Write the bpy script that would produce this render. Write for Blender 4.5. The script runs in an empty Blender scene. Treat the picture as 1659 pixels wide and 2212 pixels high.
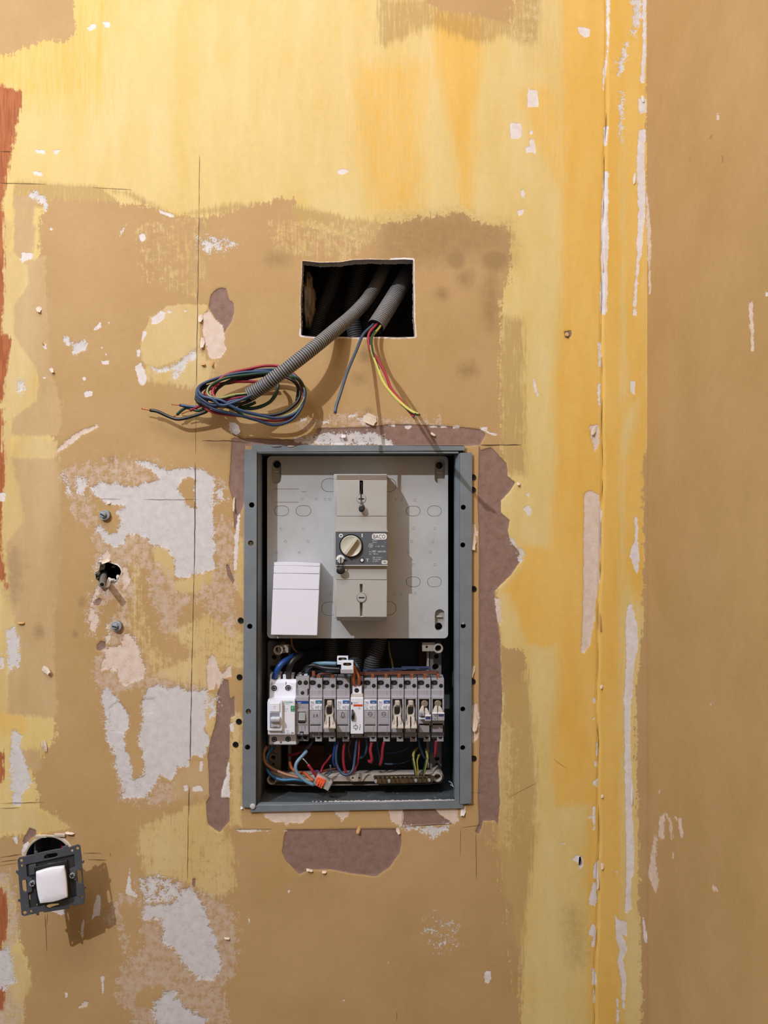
import bpy, bmesh, math, random
import numpy as np
from mathutils import Vector, Matrix

random.seed(7); RNG = np.random.default_rng(7)
scene = bpy.context.scene
COL = scene.collection

# ---------------------------------------------------------------- camera, light, exposure
F = 1661.0            # focal length in pixels of the 1659 x 2212 frame
D = 0.977             # camera to wall distance, m
CX, CY, Z0 = 829.5, 1106.0, 1.40
cam_d = bpy.data.cameras.new('camera'); cam = bpy.data.objects.new('camera', cam_d); COL.objects.link(cam)
cam.location = (0, -D, Z0); cam.rotation_euler = (math.pi/2, 0, 0)
cam_d.sensor_fit = 'VERTICAL'; cam_d.sensor_height = 36.0; cam_d.sensor_width = 27.0
cam_d.lens = 36.0*F/2212; cam_d.clip_start = 0.01
scene.camera = cam

world = bpy.data.worlds.new('world'); scene.world = world; world.use_nodes = True
world.node_tree.nodes['Background'].inputs[0].default_value = (0.62, 0.60, 0.58, 1)
world.node_tree.nodes['Background'].inputs[1].default_value = 0.02

def lamp(name, loc, power, color, radius):
    l = bpy.data.lights.new(name, 'POINT'); l.energy = power; l.color = color; l.shadow_soft_size = radius
    o = bpy.data.objects.new(name, l); o.location = loc; COL.objects.link(o); return o
lamp('ceiling_bulb', (-1.29, -1.80, Z0+1.50), 172, (0.95, 0.96, 1.0), 0.014)
ar_d = bpy.data.lights.new('overhead_fill', 'AREA'); ar_d.shape = 'RECTANGLE'; ar_d.size = 1.5; ar_d.size_y = .7; ar_d.energy = 26; ar_d.color = (.98, .97, 1.0)  # added fill light, no known fixture, brightens the wall towards its top
ar = bpy.data.objects.new('overhead_fill', ar_d); ar.location = (-.6, -1.0, 3.12); COL.objects.link(ar)

vs = scene.view_settings
vs.view_transform = 'Standard'; vs.look = 'None'; vs.gamma = 1.0; vs.use_curve_mapping = False
vs.exposure = 0.0
scene.display_settings.display_device = 'sRGB'

# ---------------------------------------------------------------- helpers
def W(px, py, d=0.0):
    s = (D+d)/F
    return Vector(((px-CX)*s, d, Z0+(CY-py)*s))

WL = {}
def wl(o): return WL.get(o.name, Vector((0,0,0))) if o else Vector((0,0,0))

def srgb(r, g, b):
    f = lambda c: (c/255/12.92) if c/255 <= .04045 else ((c/255+.055)/1.055)**2.4
    return (f(r), f(g), f(b), 1)

def thing(name, label, cat, loc=(0,0,0), group=None, rot=None):
    o = bpy.data.objects.new(name, None); o.empty_display_size = .02; COL.objects.link(o)
    o.location = loc
    if rot: o.rotation_euler = rot
    tag(o, label, cat, group)
    WL[o.name] = Vector(loc)
    return o
def tag(o, label=None, cat=None, group=None, kind=None):
    if label: o['label'] = label
    if cat: o['category'] = cat
    if group: o['group'] = group
    if kind: o['kind'] = kind
    return o

def mesh_obj(name, verts, faces, mat, parent=None, smooth=False, local=False, mats=None, mi=None, origin=None):
    me = bpy.data.meshes.new(name)
    base = Vector((0,0,0)) if local else wl(parent)
    loc = Vector((0,0,0))
    if parent is None and origin is not None: loc = Vector(origin); base = loc
    V = [(v[0]-base.x, v[1]-base.y, v[2]-base.z) for v in verts]
    me.from_pydata(V, [], faces)
    for m in (mats or [mat]): me.materials.append(m)
    if mi is not None: me.polygons.foreach_set('material_index', mi)
    if smooth: me.polygons.foreach_set('use_smooth', [True]*len(me.polygons))
    me.update()
    o = bpy.data.objects.new(name, me); COL.objects.link(o)
    o.location = loc
    if parent: o.parent = parent
    WL[o.name] = base
    return o

def from_bm(name, bm, mat, parent=None, smooth=False, local=False, origin=None):
    me = bpy.data.meshes.new(name)
    base = Vector((0,0,0)) if local else wl(parent)
    loc = Vector((0,0,0))
    if parent is None and origin is not None: loc = Vector(origin); base = loc
    bmesh.ops.translate(bm, verts=bm.verts, vec=-base)
    bm.normal_update(); bm.to_mesh(me); bm.free()
    me.materials.append(mat)
    if smooth:
        me.polygons.foreach_set('use_smooth', [True]*len(me.polygons))
    o = bpy.data.objects.new(name, me); COL.objects.link(o); o.location = loc
    if parent: o.parent = parent
    WL[o.name] = base
    return o

def bm_box(bm, x0, x1, y0, y1, z0, z1, bev=0.0, seg=1):
    vs_ = [bm.verts.new(c) for c in ((x0,y0,z0),(x1,y0,z0),(x1,y1,z0),(x0,y1,z0),(x0,y0,z1),(x1,y0,z1),(x1,y1,z1),(x0,y1,z1))]
    fs = [bm.faces.new([vs_[i] for i in f]) for f in ((0,3,2,1),(4,5,6,7),(0,1,5,4),(1,2,6,5),(2,3,7,6),(3,0,4,7))]
    if bev > 0:
        es = list({e for f in fs for e in f.edges})
        bmesh.ops.bevel(bm, geom=es, offset=bev, segments=seg, affect='EDGES', profile=.5)

def box(name, x0, x1, y0, y1, z0, z1, mat, parent=None, bev=0.0, seg=2, local=False, origin=None):
    bm = bmesh.new(); bm_box(bm, x0, x1, y0, y1, z0, z1, bev, seg)
    return from_bm(name, bm, mat, parent, local=local, origin=origin)

def pbox(name, px0, py0, px1, py1, df, db, mat, parent=None, bev=0.0003, seg=1, origin=None):
    """box whose front face spans the given pixels when it stands at depth df"""
    a = W(px0, py0, df); b = W(px1, py1, df)
    return box(name, a.x, b.x, df, db, b.z, a.z, mat, parent, bev, seg, origin=origin)

def circle_pts(cx, cz, r, n=20, rz=None):
    rz = rz or r
    return [(cx+r*math.cos(2*math.pi*i/n), cz+rz*math.sin(2*math.pi*i/n)) for i in range(n)]
def stadium(cx, cz, hw, hh, n=8):
    """slot: hw, hh half sizes, ends round along the longer side"""
    pts = []
    if hw >= hh:
        r = hh
        for i in range(n+1): a = -math.pi/2+math.pi*i/n; pts.append((cx+hw-r+r*math.cos(a), cz+r*math.sin(a)))
        for i in range(n+1): a = math.pi/2+math.pi*i/n; pts.append((cx-hw+r+r*math.cos(a), cz+r*math.sin(a)))
    else:
        r = hw
        for i in range(n+1): a = math.pi*i/n; pts.append((cx+r*math.cos(a), cz+hh-r+r*math.sin(a)))
        for i in range(n+1): a = math.pi+math.pi*i/n; pts.append((cx+r*math.cos(a), cz-hh+r+r*math.sin(a)))
    return pts
def rrect(x0, x1, z0, z1, r, n=4):
    pts = []
    for (cx, cz, a0) in ((x1-r, z1-r, 0), (x0+r, z1-r, 90), (x0+r, z0+r, 180), (x1-r, z0+r, 270)):
        for i in range(n+1):
            a = math.radians(a0+90*i/n); pts.append((cx+r*math.cos(a), cz+r*math.sin(a)))
    return pts

def plate(name, loops, yf, th, mat, parent=None, bev=0.0, local=False, origin=None):
    """flat piece filling nested xz outlines (even-odd), front at yf, thickness th going back"""
    cu = bpy.data.curves.new('tmp', 'CURVE'); cu.dimensions = '2D'; cu.fill_mode = 'BOTH'
    cu.extrude = max(th/2-bev, 1e-5); cu.bevel_depth = bev; cu.bevel_resolution = 0; cu.offset = -bev
    for lp in loops:
        sp = cu.splines.new('POLY'); sp.points.add(len(lp)-1); sp.use_cyclic_u = True
        for i, p in enumerate(lp): sp.points[i].co = (p[0], p[1], 0, 1)
    tmp = bpy.data.objects.new('tmp', cu)
    me = bpy.data.meshes.new_from_object(tmp)
    bpy.data.objects.remove(tmp); bpy.data.curves.remove(cu)
    n = len(me.vertices); co = np.empty(n*3); me.vertices.foreach_get('co', co); co = co.reshape(-1, 3)
    base = Vector((0,0,0)) if local else wl(parent)
    loc = Vector((0,0,0))
    if parent is None and origin is not None: loc = Vector(origin); base = loc
    out = np.stack([co[:,0]-base.x, yf+th/2-co[:,2]-base.y, co[:,1]-base.z], 1)
    me.vertices.foreach_set('co', out.ravel()); me.name = name
    me.materials.clear(); me.materials.append(mat)
    me.update()
    o = bpy.data.objects.new(name, me); COL.objects.link(o); o.location = loc
    if parent: o.parent = parent
    WL[o.name] = base
    return o
def pp(pts, d=0.0):
    return [(W(x, y, d).x, W(x, y, d).z) for x, y in pts]
def pcirc(px, py, r, d=0.0, n=20):
    c = W(px, py, d); return circle_pts(c.x, c.z, r*(D+d)/F, n)
def pstad(px, py, hw, hh, d=0.0):
    c = W(px, py, d); s = (D+d)/F; return stadium(c.x, c.z, hw*s, hh*s)
def prrect(px0, py0, px1, py1, r, d=0.0, n=4):
    a = W(px0, py0, d); b = W(px1, py1, d); return rrect(a.x, b.x, b.z, a.z, r*(D+d)/F, n)

def lathe(name, cx, cz, prof, mat, parent=None, n=20, smooth=True, local=False, origin=None):
    """prof: list of (radius, y) front to back, turned about the y axis"""
    v, f = [], []
    for r, y in prof:
        for i in range(n):
            a = 2*math.pi*i/n; v.append((cx+r*math.cos(a), y, cz+r*math.sin(a)))
    for k in range(len(prof)-1):
        for i in range(n):
            j = (i+1) % n
            f.append((k*n+i, k*n+j, (k+1)*n+j, (k+1)*n+i))
    o = mesh_obj(name, v, [q for q in f if q], mat, parent, smooth=False, local=local, origin=origin)
    if smooth:
        me = o.data
        me.polygons.foreach_set('use_smooth', [len(p.vertices) == 4 for p in me.polygons])
        try: me.set_sharp_from_angle(angle=math.radians(40))
        except Exception: pass
    return o

def catmull(P, step=0.004):
    P = [Vector(p) for p in P]
    if len(P) < 3:
        P = [P[0], (P[0]+P[-1])/2, P[-1]]
    Q = [2*P[0]-P[1]]+P+[2*P[-1]-P[-2]]
    out = []
    for i in range(1, len(Q)-2):
        p0, p1, p2, p3 = Q[i-1], Q[i], Q[i+1], Q[i+2]
        n = max(2, int((p2-p1).length/step))
        for k in range(n):
            t = k/n
            out.append(.5*((2*p1)+(-p0+p2)*t+(2*p0-5*p1+4*p2-p3)*t*t+(-p0+3*p1-3*p2+p3)*t**3))
    out.append(Q[-2])
    return out
def resample(L, ds):
    acc = [0]
    for a, b in zip(L, L[1:]): acc.append(acc[-1]+(b-a).length)
    n = max(2, int(acc[-1]/ds)); out = []; j = 0
    for k in range(n+1):
        t = acc[-1]*k/n
        while j < len(acc)-2 and acc[j+1] < t: j += 1
        seg = acc[j+1]-acc[j]
        out.append(L[j].lerp(L[j+1], (t-acc[j])/seg if seg > 0 else 0))
    return out
def sweep(name, pts, rad, mat, parent=None, n=10, stripe=None, caps=True, local=False, origin=None, smooth=True):
    """tube through dense pts; rad number or function(index)->radius; stripe = second material on half the ring"""
    T = []
    for i in range(len(pts)):
        a = pts[max(i-1, 0)]; b = pts[min(i+1, len(pts)-1)]; T.append((b-a).normalized())
    up = Vector((0, -1, 0)) if abs(T[0].y) < .9 else Vector((0, 0, 1))
    nrm = (up-T[0]*up.dot(T[0])).normalized()
    v, f, mi = [], [], []
    for i, p in enumerate(pts):
        nrm = (nrm-T[i]*nrm.dot(T[i])).normalized(); bn = T[i].cross(nrm)
        r = rad(i) if callable(rad) else rad
        for k in range(n):
            a = 2*math.pi*k/n; v.append(p+nrm*(r*math.cos(a))+bn*(r*math.sin(a)))
    for i in range(len(pts)-1):
        for k in range(n):
            j = (k+1) % n; f.append((i*n+k, i*n+j, (i+1)*n+j, (i+1)*n+k))
            mi.append(1 if (stripe and ((k+int(i*.10)) % n) < n*.26) else 0)
    nq = len(f)
    if caps:
        f.append(tuple(reversed(range(n)))); f.append(tuple(range((len(pts)-1)*n, len(pts)*n))); mi += [0, 0]
    o = mesh_obj(name, v, f, mat, parent, local=local, mats=[mat, stripe] if stripe else [mat], mi=mi, origin=origin)
    if smooth:
        o.data.polygons.foreach_set('use_smooth', [i < nq for i in range(len(f))])
    return o
def join_faces(name, polys, mat, parent, kind=None):
    v, f = [], []
    for pl in polys:
        b = len(v); v += pl; f.append(tuple(range(b, b+len(pl))))
    o = mesh_obj(name, v, f, mat, parent)
    if kind: o['kind'] = kind
    return o

# ---------------------------------------------------------------- materials
MATS = {}
def mat(name, color, rough=.5, metal=0.0, var=.12, scale=120, bump=0.0, dirt=None, spec=.5, dirt_amt=.5, dscale=60, coat=0.0, alpha=None):
    if name in MATS: return MATS[name]
    m = bpy.data.materials.new(name); m.use_nodes = True; nt = m.node_tree; N = nt.nodes; L = nt.links
    b = N['Principled BSDF']; b.inputs['Roughness'].default_value = rough; b.inputs['Metallic'].default_value = metal
    b.inputs['Specular IOR Level'].default_value = spec
    tc = N.new('ShaderNodeTexCoord'); nz = N.new('ShaderNodeTexNoise'); nz.inputs['Scale'].default_value = scale; nz.inputs['Detail'].default_value = 4
    L.new(tc.outputs['Object'], nz.inputs['Vector'])
    mx = N.new('ShaderNodeMix'); mx.data_type = 'RGBA'
    c = color
    mx.inputs[6].default_value = (c[0]*(1-var), c[1]*(1-var), c[2]*(1-var), 1)
    mx.inputs[7].default_value = (min(c[0]*(1+var), 1), min(c[1]*(1+var), 1), min(c[2]*(1+var), 1), 1)
    L.new(nz.outputs['Fac'], mx.inputs[0]); out = mx.outputs[2]
    if dirt:
        n2 = N.new('ShaderNodeTexNoise'); n2.inputs['Scale'].default_value = dscale; n2.inputs['Detail'].default_value = 8; n2.inputs['Roughness'].default_value = .7
        L.new(tc.outputs['Object'], n2.inputs['Vector'])
        mr = N.new('ShaderNodeMapRange'); mr.inputs[1].default_value = .48; mr.inputs[2].default_value = .75; mr.inputs[4].default_value = dirt_amt
        L.new(n2.outputs['Fac'], mr.inputs[0])
        m2 = N.new('ShaderNodeMix'); m2.data_type = 'RGBA'; m2.inputs[7].default_value = dirt
        L.new(mr.outputs[0], m2.inputs[0]); L.new(out, m2.inputs[6]); out = m2.outputs[2]
    L.new(out, b.inputs['Base Color'])
    if bump:
        bp = N.new('ShaderNodeBump'); bp.inputs['Strength'].default_value = bump; bp.inputs['Distance'].default_value = .001
        L.new(nz.outputs['Fac'], bp.inputs['Height']); L.new(bp.outputs[0], b.inputs['Normal'])
    if alpha is not None:
        b.inputs['Transmission Weight'].default_value = alpha; b.inputs['IOR'].default_value = 1.45
    MATS[name] = m
    return m

# ---------------------------------------------------------------- the old paint on the walls: outlines of every patch
CR = {'A':(0,0,1.9988),'B':(830,0,2.0),'C':(0,540,2.765),'Dd':(0,980,2.765),'E':(0,1420,2.765),'Ff':(0,1780,2.37),
      'G':(560,540,4.1475),'H':(290,760,4.046),'I':(500,900,2.5136),'R1':(960,480,2.373),'R2':(960,960,2.373),'R3':(960,1440,2.373),
      'R4':(600,1780,2.074),'K7':(500,1580,5.53),'K8':(760,1580,4.1475),'S5':(0,1780,6.9125),'S6':(180,1080,7.371),'P':(0,0,1.0)}
def C(c, pts):
    ox, oy, s = CR[c]; return [(ox+x/s, oy+y/s) for x, y in pts]
LAY = []
def A_(layer, crop, pts, k=1.0, cap=30, op='add'):
    if layer == 'WH' and op == 'add' and k >= .7:
        q = np.array(C(crop, pts), float); w_, h_ = q.max(0)-q.min(0)
        if min(w_, h_) < 32: layer = 'CP'; k = max(k, .9)
    LAY.append((layer, np.array(C(crop, pts), float), k, cap, op))

HOLES = {}
HOLES['conduit'] = C('P', [(653,563),(690,567),(735,566),(765,561),(800,560),(842,561),(872,560),(892,561),(892,600),(893,640),(893,680),(896,727),(860,728),(820,727),(790,728),(720,727),(690,728),(650,724),(650,690),(649,650),(652,600)])
HOLES['box'] = C('P', [(547,961),(1003,962),(1003,977),(1012,977),(1012,1738),(533,1744),(533,973),(547,973)])
HOLES['switch'] = [(106+53*math.cos(a)+1.2*math.sin(5*a), 1857+52*math.sin(a)) for a in [i*2*math.pi/40 for i in range(40)]]
HOLES['ragged'] = C('S6', [(265,985),(330,975),(440,1005),(540,1040),(585,1085),(600,1150),(580,1200),(545,1265),(520,1310),(430,1325),(360,1325),(330,1360),(275,1350),(240,1290),(195,1240),(190,1150),(250,1120),(260,1050)])
HOLES['plug'] = C('R3', [(692,968),(700,980),(702,1000),(694,1025),(688,1010),(690,985)])

# big old ochre field
A_('OC','P',[(86,470),(110,425),(150,430),(255,436),(262,440),(310,442),(350,455),(370,462),(430,468),(480,462),(525,445),(560,440),(585,440),(590,428),(645,434),(625,455),(650,482),(700,495),(760,512),(800,524),(822,484),(860,476),(930,468),(1000,457),(1030,478),(1060,484),(1095,492),(1104,530),(1100,600),(1080,650),(1083,720),(1080,800),(1082,900),(1085,990),(1060,1010),(1050,1200),(1075,1290),(1084,1400),(1084,1480),(1080,1800),(1080,1880),(1083,1920),(1098,1950),(1095,1990),(1100,2060),(1110,2120),(1120,2212),(1125,2600),(-300,2600),(-300,2450),(45,2230),(52,2150),(65,2110),(60,2080),(38,2020),(30,1950),(15,1900),(-300,1850),(-300,1810),(60,1805),(145,1789),(105,1756),(83,1745),(72,1659),(122,1590),(112,1543),(108,1460),(104,1420),(104,1342),(114,1200),(115,1000),(116,865),(98,807),(90,720),(86,640),(84,560)], .55)
A_('OC','A',[(-400,-400),(320,-400),(318,60),(325,110),(325,145),(280,180),(180,175),(120,200),(60,235),(-400,245)], .6)
A_('OC','B',[(150,-400),(562,-400),(562,110),(480,85),(400,65),(300,55),(200,25),(160,-10)], 1)
A_('OC','R2',[(285,1035),(400,1050),(415,1130),(400,1210),(340,1230),(290,1290)], .6)
A_('OC','R4',[(1015,330),(1055,370),(1050,480),(1082,560),(1085,900),(1030,900),(1050,700),(1025,600)], .5)
A_('OC','P',[(1394,-200),(1397,430),(1403,520),(1399,900),(1401,940),(1388,1000),(1388,1330),(1374,1480),(1373,1640),(1378,1760),(1379,1960),(1386,2100),(1385,2400),(1900,2400),(1900,-200)], .8)
# brushed / translucent ochre
A_('OV','A',[(60,785),(400,805),(540,840),(740,930),(980,920),(1100,880),(1200,960),(1400,985),(1600,1060),(1640,1000),(1640,960),(1500,940),(1250,880),(1000,880),(760,930),(560,830),(300,810)], .5, 5)
A_('OV','A',[(60,785),(430,808),(500,860),(520,920),(200,900),(60,880)], 1, 4)
A_('OV','B',[(-20,0),(560,0),(670,40),(670,190),(600,195),(520,150),(420,190),(200,110),(0,200),(-20,180)], .35, 3)
A_('OV','B',[(562,-10),(675,-10),(665,180),(600,190),(565,110)], .8, 8)
A_('OV','R1',[(295,480),(400,500),(410,900),(415,1290),(300,1290),(290,900)], .35, 4)
A_('OV','R1',[(310,20),(345,60),(330,200),(300,300),(280,200)], .4, 4)
A_('OV','R3',[(295,60),(420,0),(440,200),(460,480),(470,700),(440,900),(415,1234),(280,1234),(270,1000),(285,700)], .35, 6)
A_('OV','R3',[(380,60),(430,60),(445,300),(470,640),(430,900),(410,1150),(370,1100),(380,600)], .6, 14)
A_('OV','R4',[(1050,0),(1160,0),(1130,250),(1100,520),(1085,900),(1040,880),(1020,400)], .4, 6)
# saturated yellow
A_('Y2','P',[(1212,-300),(1400,-300),(1400,1330),(1350,1260),(1345,1200),(1350,1000),(1380,880),(1385,500),(1380,300),(1345,300),(1340,1340),(1345,2500),(1268,2500),(1270,2000),(1262,1850),(1270,1740),(1200,1740),(1190,1640),(1205,1480),(1190,1200),(1200,960),(1195,840),(1215,620)], .45, 10)
A_('Y2','P',[(1348,-300),(1400,-300),(1390,850),(1350,900),(1346,300)], .5, 6)
A_('Y2','B',[(205,40),(410,70),(425,200),(400,420),(380,700),(370,905),(340,890),(300,600),(240,350)], .35, 6)
A_('Y2','B',[(595,420),(700,380),(760,480),(760,800),(640,560)], .25, 2)
A_('Y2','R2',[(410,515),(705,560),(700,1000),(520,1040),(420,1020),(380,900),(330,780),(300,750),(400,620)], .6, 12)
A_('Y2','P',[(-300,60),(205,0),(205,200),(60,200),(20,180),(-300,180)], .1, 1)
A_('Y2','A',[(420,0),(465,0),(440,100),(450,230),(430,410),(408,410),(408,250),(425,80)], .6, 5)
A_('Y2','A',[(1560,300),(1800,300),(1800,880),(1640,900),(1560,600)], .15, 2)
A_('Y2','E',[(10,340),(130,360),(150,430),(120,450),(-300,470),(-300,330)], .4, 0)
A_('Y2','S5',[(0,300),(200,280),(350,250),(700,120),(980,100),(1000,180),(1240,330),(1240,560),(1200,700),(300,500),(0,620)], .4, 2)
# beige band on the far left, pale scraped plaster primer
A_('BG','C',[(85,-330),(230,-330),(200,-200),(215,-120),(190,60),(275,40),(278,300),(290,500),(310,740),(365,900),(362,1100),(130,1120),(60,1100),(75,1000),(215,900),(230,780),(205,700),(135,600),(75,500),(80,330),(170,200),(160,100),(80,20)], .7)
A_('BG','Dd',[(30,20),(355,30),(362,300),(360,520),(350,700),(320,1000),(325,1272),(120,1272),(90,1040),(40,900),(50,700),(30,540),(130,400),(100,200)], .5)
A_('BG','E',[(100,-20),(320,0),(345,340),(300,360),(40,340),(40,120)], .6)
A_('BG','E',[(1030,740),(1130,650),(1250,600),(1255,820),(1000,860)], .5)
A_('BG','E',[(70,540),(250,560),(230,680),(80,660)], .5, 5)
# pale yellow laid over the ochre
A_('YP','C',[(1240,330),(1100,322),(1000,335),(900,400),(860,480),(840,560),(845,650),(870,690),(950,700),(1100,640),(1160,600),(1190,560),(1190,420),(1230,370)], 1.2)
A_('YP','C',[(870,690),(1000,700),(1190,580),(1240,650),(1290,660),(1260,760),(1180,830),(1000,800),(880,780)], .4, 6)
A_('YP','C',[(120,1100),(340,1150),(360,1210),(330,1240),(200,1235),(60,1230)], .5, 7)
A_('YP','C',[(10,-200),(80,-150),(50,0),(165,100),(160,200),(80,330),(75,500),(140,600),(210,700),(230,800),(200,900),(70,1000),(60,1272),(10,1272)], .6)
A_('YP','Dd',[(10,20),(60,20),(110,200),(140,400),(30,540),(50,800),(90,1040),(40,1100),(50,1272),(10,1272)], .5)
A_('YP','E',[(-400,900),(200,900),(290,935),(380,990),(420,1020),(300,1040),(-400,1060)], .7)
A_('YP','E',[(-300,80),(40,60),(40,320),(-300,330)], .6)
A_('YP','Dd',[(900,560),(1000,560),(1040,640),(1040,760),(1100,750),(1285,690),(1285,770),(1170,840),(1040,820),(920,640)], .6, 12)
A_('YP','Dd',[(1160,1010),(1250,960),(1400,1050),(1455,1080),(1455,1272),(1200,1272),(1050,1080),(1000,1060)], .35, 1.6)
A_('YP','Dd',[(1400,560),(1460,480),(1460,900),(1400,760)], .5, 6)
A_('YP','Dd',[(780,100),(790,1000),(1000,1272),(900,1272),(820,1100)], .1, 1)
A_('YP','E',[(1230,200),(1290,230),(1290,380),(1280,470),(1250,480),(1222,430),(1225,300)], .8, 9)
A_('YP','E',[(1380,330),(1440,330),(1440,1000),(1380,1000)], .4, 7)
A_('YP','E',[(850,1030),(980,990),(1100,900),(1240,860),(1250,1100),(850,1100)], .35, 3)
A_('YP','Ff',[(710,20),(850,-40),(1060,-40),(1140,30),(1200,130),(1190,340),(1100,380),(1010,330),(900,280),(740,265),(710,120)], .3, 2.2)
A_('YP','Ff',[(760,40),(940,60),(980,250),(780,240)], .3, 3.5)
A_('YP','A',[(600,1000),(860,940),(870,1200),(820,1260),(640,1200)], .2, -1.6)
A_('YP','A',[(1180,960),(1640,980),(1500,1110),(1200,1080)], .25, -.8)
A_('YP','P',[(1120,20),(1200,20),(1200,120),(1120,120)], .1, -1)
A_('MT','Dd',[(900,640),(1040,740),(1060,900),(1000,1060),(920,900)], .5, 4)
A_('MT','Dd',[(640,1130),(800,1090),(880,1290),(580,1290)], .6, 5)
A_('YP','Ff',[(60,650),(110,670),(165,820),(120,900),(110,1300),(-300,1300),(-300,640)], .8)
A_('YP','E',[(1150,0),(1230,0),(1240,190),(1160,160),(1060,150),(900,120),(980,60)], .3, 3)
A_('YP','K8',[(1330,0),(1400,0),(1400,995),(1330,995)], .1, 1)
# mottled, half scraped zones
A_('MT','Dd',[(375,130),(440,75),(600,60),(820,40),(1000,70),(1000,160),(600,200),(540,300),(600,440),(540,430),(470,400),(420,300)], .5, 2.5)
A_('MT','Dd',[(560,440),(700,560),(760,470),(860,490),(920,560),(900,640),(1040,830),(1150,850),(1060,1000),(1040,1070),(980,1060),(900,870),(890,700),(800,650),(770,660),(800,860),(790,900),(740,1020),(800,1100),(870,1290),(580,1290),(600,1200),(640,1100),(640,1010),(700,960),(720,860),(620,880),(560,1080),(530,1060),(525,950),(560,830),(600,780),(560,620)], .5, 3.5)
A_('MT','Dd',[(1285,390),(1390,420),(1395,900),(1400,1100),(1300,1000),(1170,850),(1290,690)], .5, 2.5)
A_('MT','Dd',[(1285,180),(1340,180),(1335,280),(1285,280)], .5, 2)
A_('MT','E',[(570,0),(870,0),(872,110),(1000,130),(1100,170),(1230,190),(1250,215),(900,190),(770,180),(700,250),(600,210),(560,130)], .6, 4.5)
A_('MT','E',[(605,300),(680,560),(715,840),(860,868),(1020,868),(1035,760),(940,740),(800,760),(700,480),(640,380)], .6, 3)
A_('MT','Ff',[(705,300),(780,265),(900,290),(1000,340),(1120,390),(1200,450),(1215,600),(1200,780),(1130,830),(1165,960),(1150,1300),(680,1300),(680,970),(605,910),(605,790),(650,700),(730,640),(722,400)], .5, 4.5)
A_('MT','Ff',[(560,400),(620,355),(700,360),(700,385),(610,400),(620,500),(665,640),(640,655),(600,520),(535,500)], .6, 3)
A_('MT','Ff',[(-300,260),(50,250),(60,330),(95,470),(100,560),(40,650),(60,900),(120,960),(110,1300),(-300,1300)], .6, 4)
A_('MT','G',[(350,1545),(700,1480),(900,1450),(1200,1530),(1620,1520),(1620,1580),(350,1590)], .8, 2)
A_('OC','Ff',[(705,855),(800,822),(845,860),(790,960),(700,930)], 1)
A_('OC','E',[(880,760),(960,708),(1015,740),(1000,790),(930,770),(890,830)], .8)
A_('MT','Ff',[(705,855),(800,822),(845,860),(790,960),(700,930)], 1, 30, 'sub')
# white filler
A_('WH','Dd',[(540,205),(600,170),(700,180),(790,200),(900,165),(960,150),(900,95),(870,80),(815,45),(880,40),(930,60),(1000,110),(1060,85),(1150,85),(1230,100),(1275,140),(1282,180),(1275,260),(1270,350),(1278,450),(1280,600),(1285,690),(1200,715),(1100,745),(1040,730),(1040,640),(1000,570),(900,545),(880,500),(800,480),(760,480),(740,540),(690,560),(640,540),(560,440),(600,430),(650,480),(700,470),(720,400),(695,345),(750,325),(640,300),(595,270)], .8)
A_('WH','Dd',[(1085,150),(1160,140),(1165,325),(1105,310),(1100,260),(1060,235),(1070,190)], 1, 30, 'sub')
A_('WH','Dd',[(655,303),(750,308),(750,331),(655,322)], 1, 30, 'sub')
A_('WH','Dd',[(375,130),(400,140),(430,230),(400,230)], .5, 3)
A_('WH','Dd',[(455,140),(520,150),(500,250),(460,230)], .5, 3)
A_('WH','Dd',[(1300,180),(1330,200),(1340,280),(1310,290),(1300,240)], .5, 2)
A_('WH','Dd',[(1420,370),(1432,355),(1431,430),(1412,690),(1395,700),(1400,500)], 1)
A_('WH','Dd',[(35,1060),(75,1035),(115,1100),(115,1272),(45,1272)], .6)
A_('WH','Dd',[(-300,240),(30,235),(38,250),(25,285),(-300,290)], 1)
A_('WH','E',[(600,200),(640,190),(720,270),(775,350),(765,430),(740,460),(745,550),(775,580),(790,690),(780,740),(860,700),(850,600),(840,540),(825,490),(850,380),(840,280),(880,190),(940,160),(1010,190),(1060,170),(1120,200),(1160,200),(1245,190),(1230,290),(1225,380),(1225,440),(1250,480),(1235,560),(1210,600),(1160,585),(1130,610),(1130,650),(1060,660),(1020,740),(960,700),(930,760),(880,820),(890,840),(720,840),(740,780),(700,690),(680,560),(640,500),(620,420),(640,370),(615,320),(600,260)], .8)
A_('WH','E',[(1370,600),(1374,838),(1318,838),(1330,760),(1355,700),(1352,660)], 1.2)
A_('WH','E',[(70,435),(100,430),(125,480),(120,530),(150,640),(190,750),(130,820),(125,890),(75,885),(65,750),(60,620)], .8)
A_('WH','E',[(1095,765),(1120,760),(1125,800),(1100,800)], .8); A_('WH','E',[(1150,770),(1200,765),(1215,800),(1150,800)], .8)
A_('WH','E',[(40,-10),(110,-10),(80,60),(50,90)], .6)
A_('WH','E',[(0,-10),(20,0),(15,60),(0,70)], .6)
A_('WH','E',[(1372,400),(1400,380),(1395,450),(1375,440)], .8)
A_('WH','E',[(1245,250),(1295,230),(1290,340),(1260,350)], .4, 2)
A_('WH','E',[(1190,620),(1210,620),(1205,680),(1190,680)], .8, 5)
A_('WH','Ff',[(740,400),(770,420),(860,410),(900,400),(930,330),(990,330),(1040,420),(1090,560),(1130,680),(1125,760),(1080,800),(1010,790),(940,720),(900,650),(830,600),(830,480),(740,500)], .6)
A_('WH','Ff',[(790,920),(840,860),(920,850),(900,900),(980,960),(1060,1000),(1060,1300),(800,1300),(790,980)], .6)
A_('WH','Ff',[(720,290),(780,270),(900,300),(930,380),(740,400)], .3, 1.5)
A_('WH','Ff',[(665,215),(672,335),(705,360),(700,378),(640,355)], 1)
A_('WH','Ff',[(497,358),(512,362),(515,468),(485,472),(468,500),(480,420)], 1.2)
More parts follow.
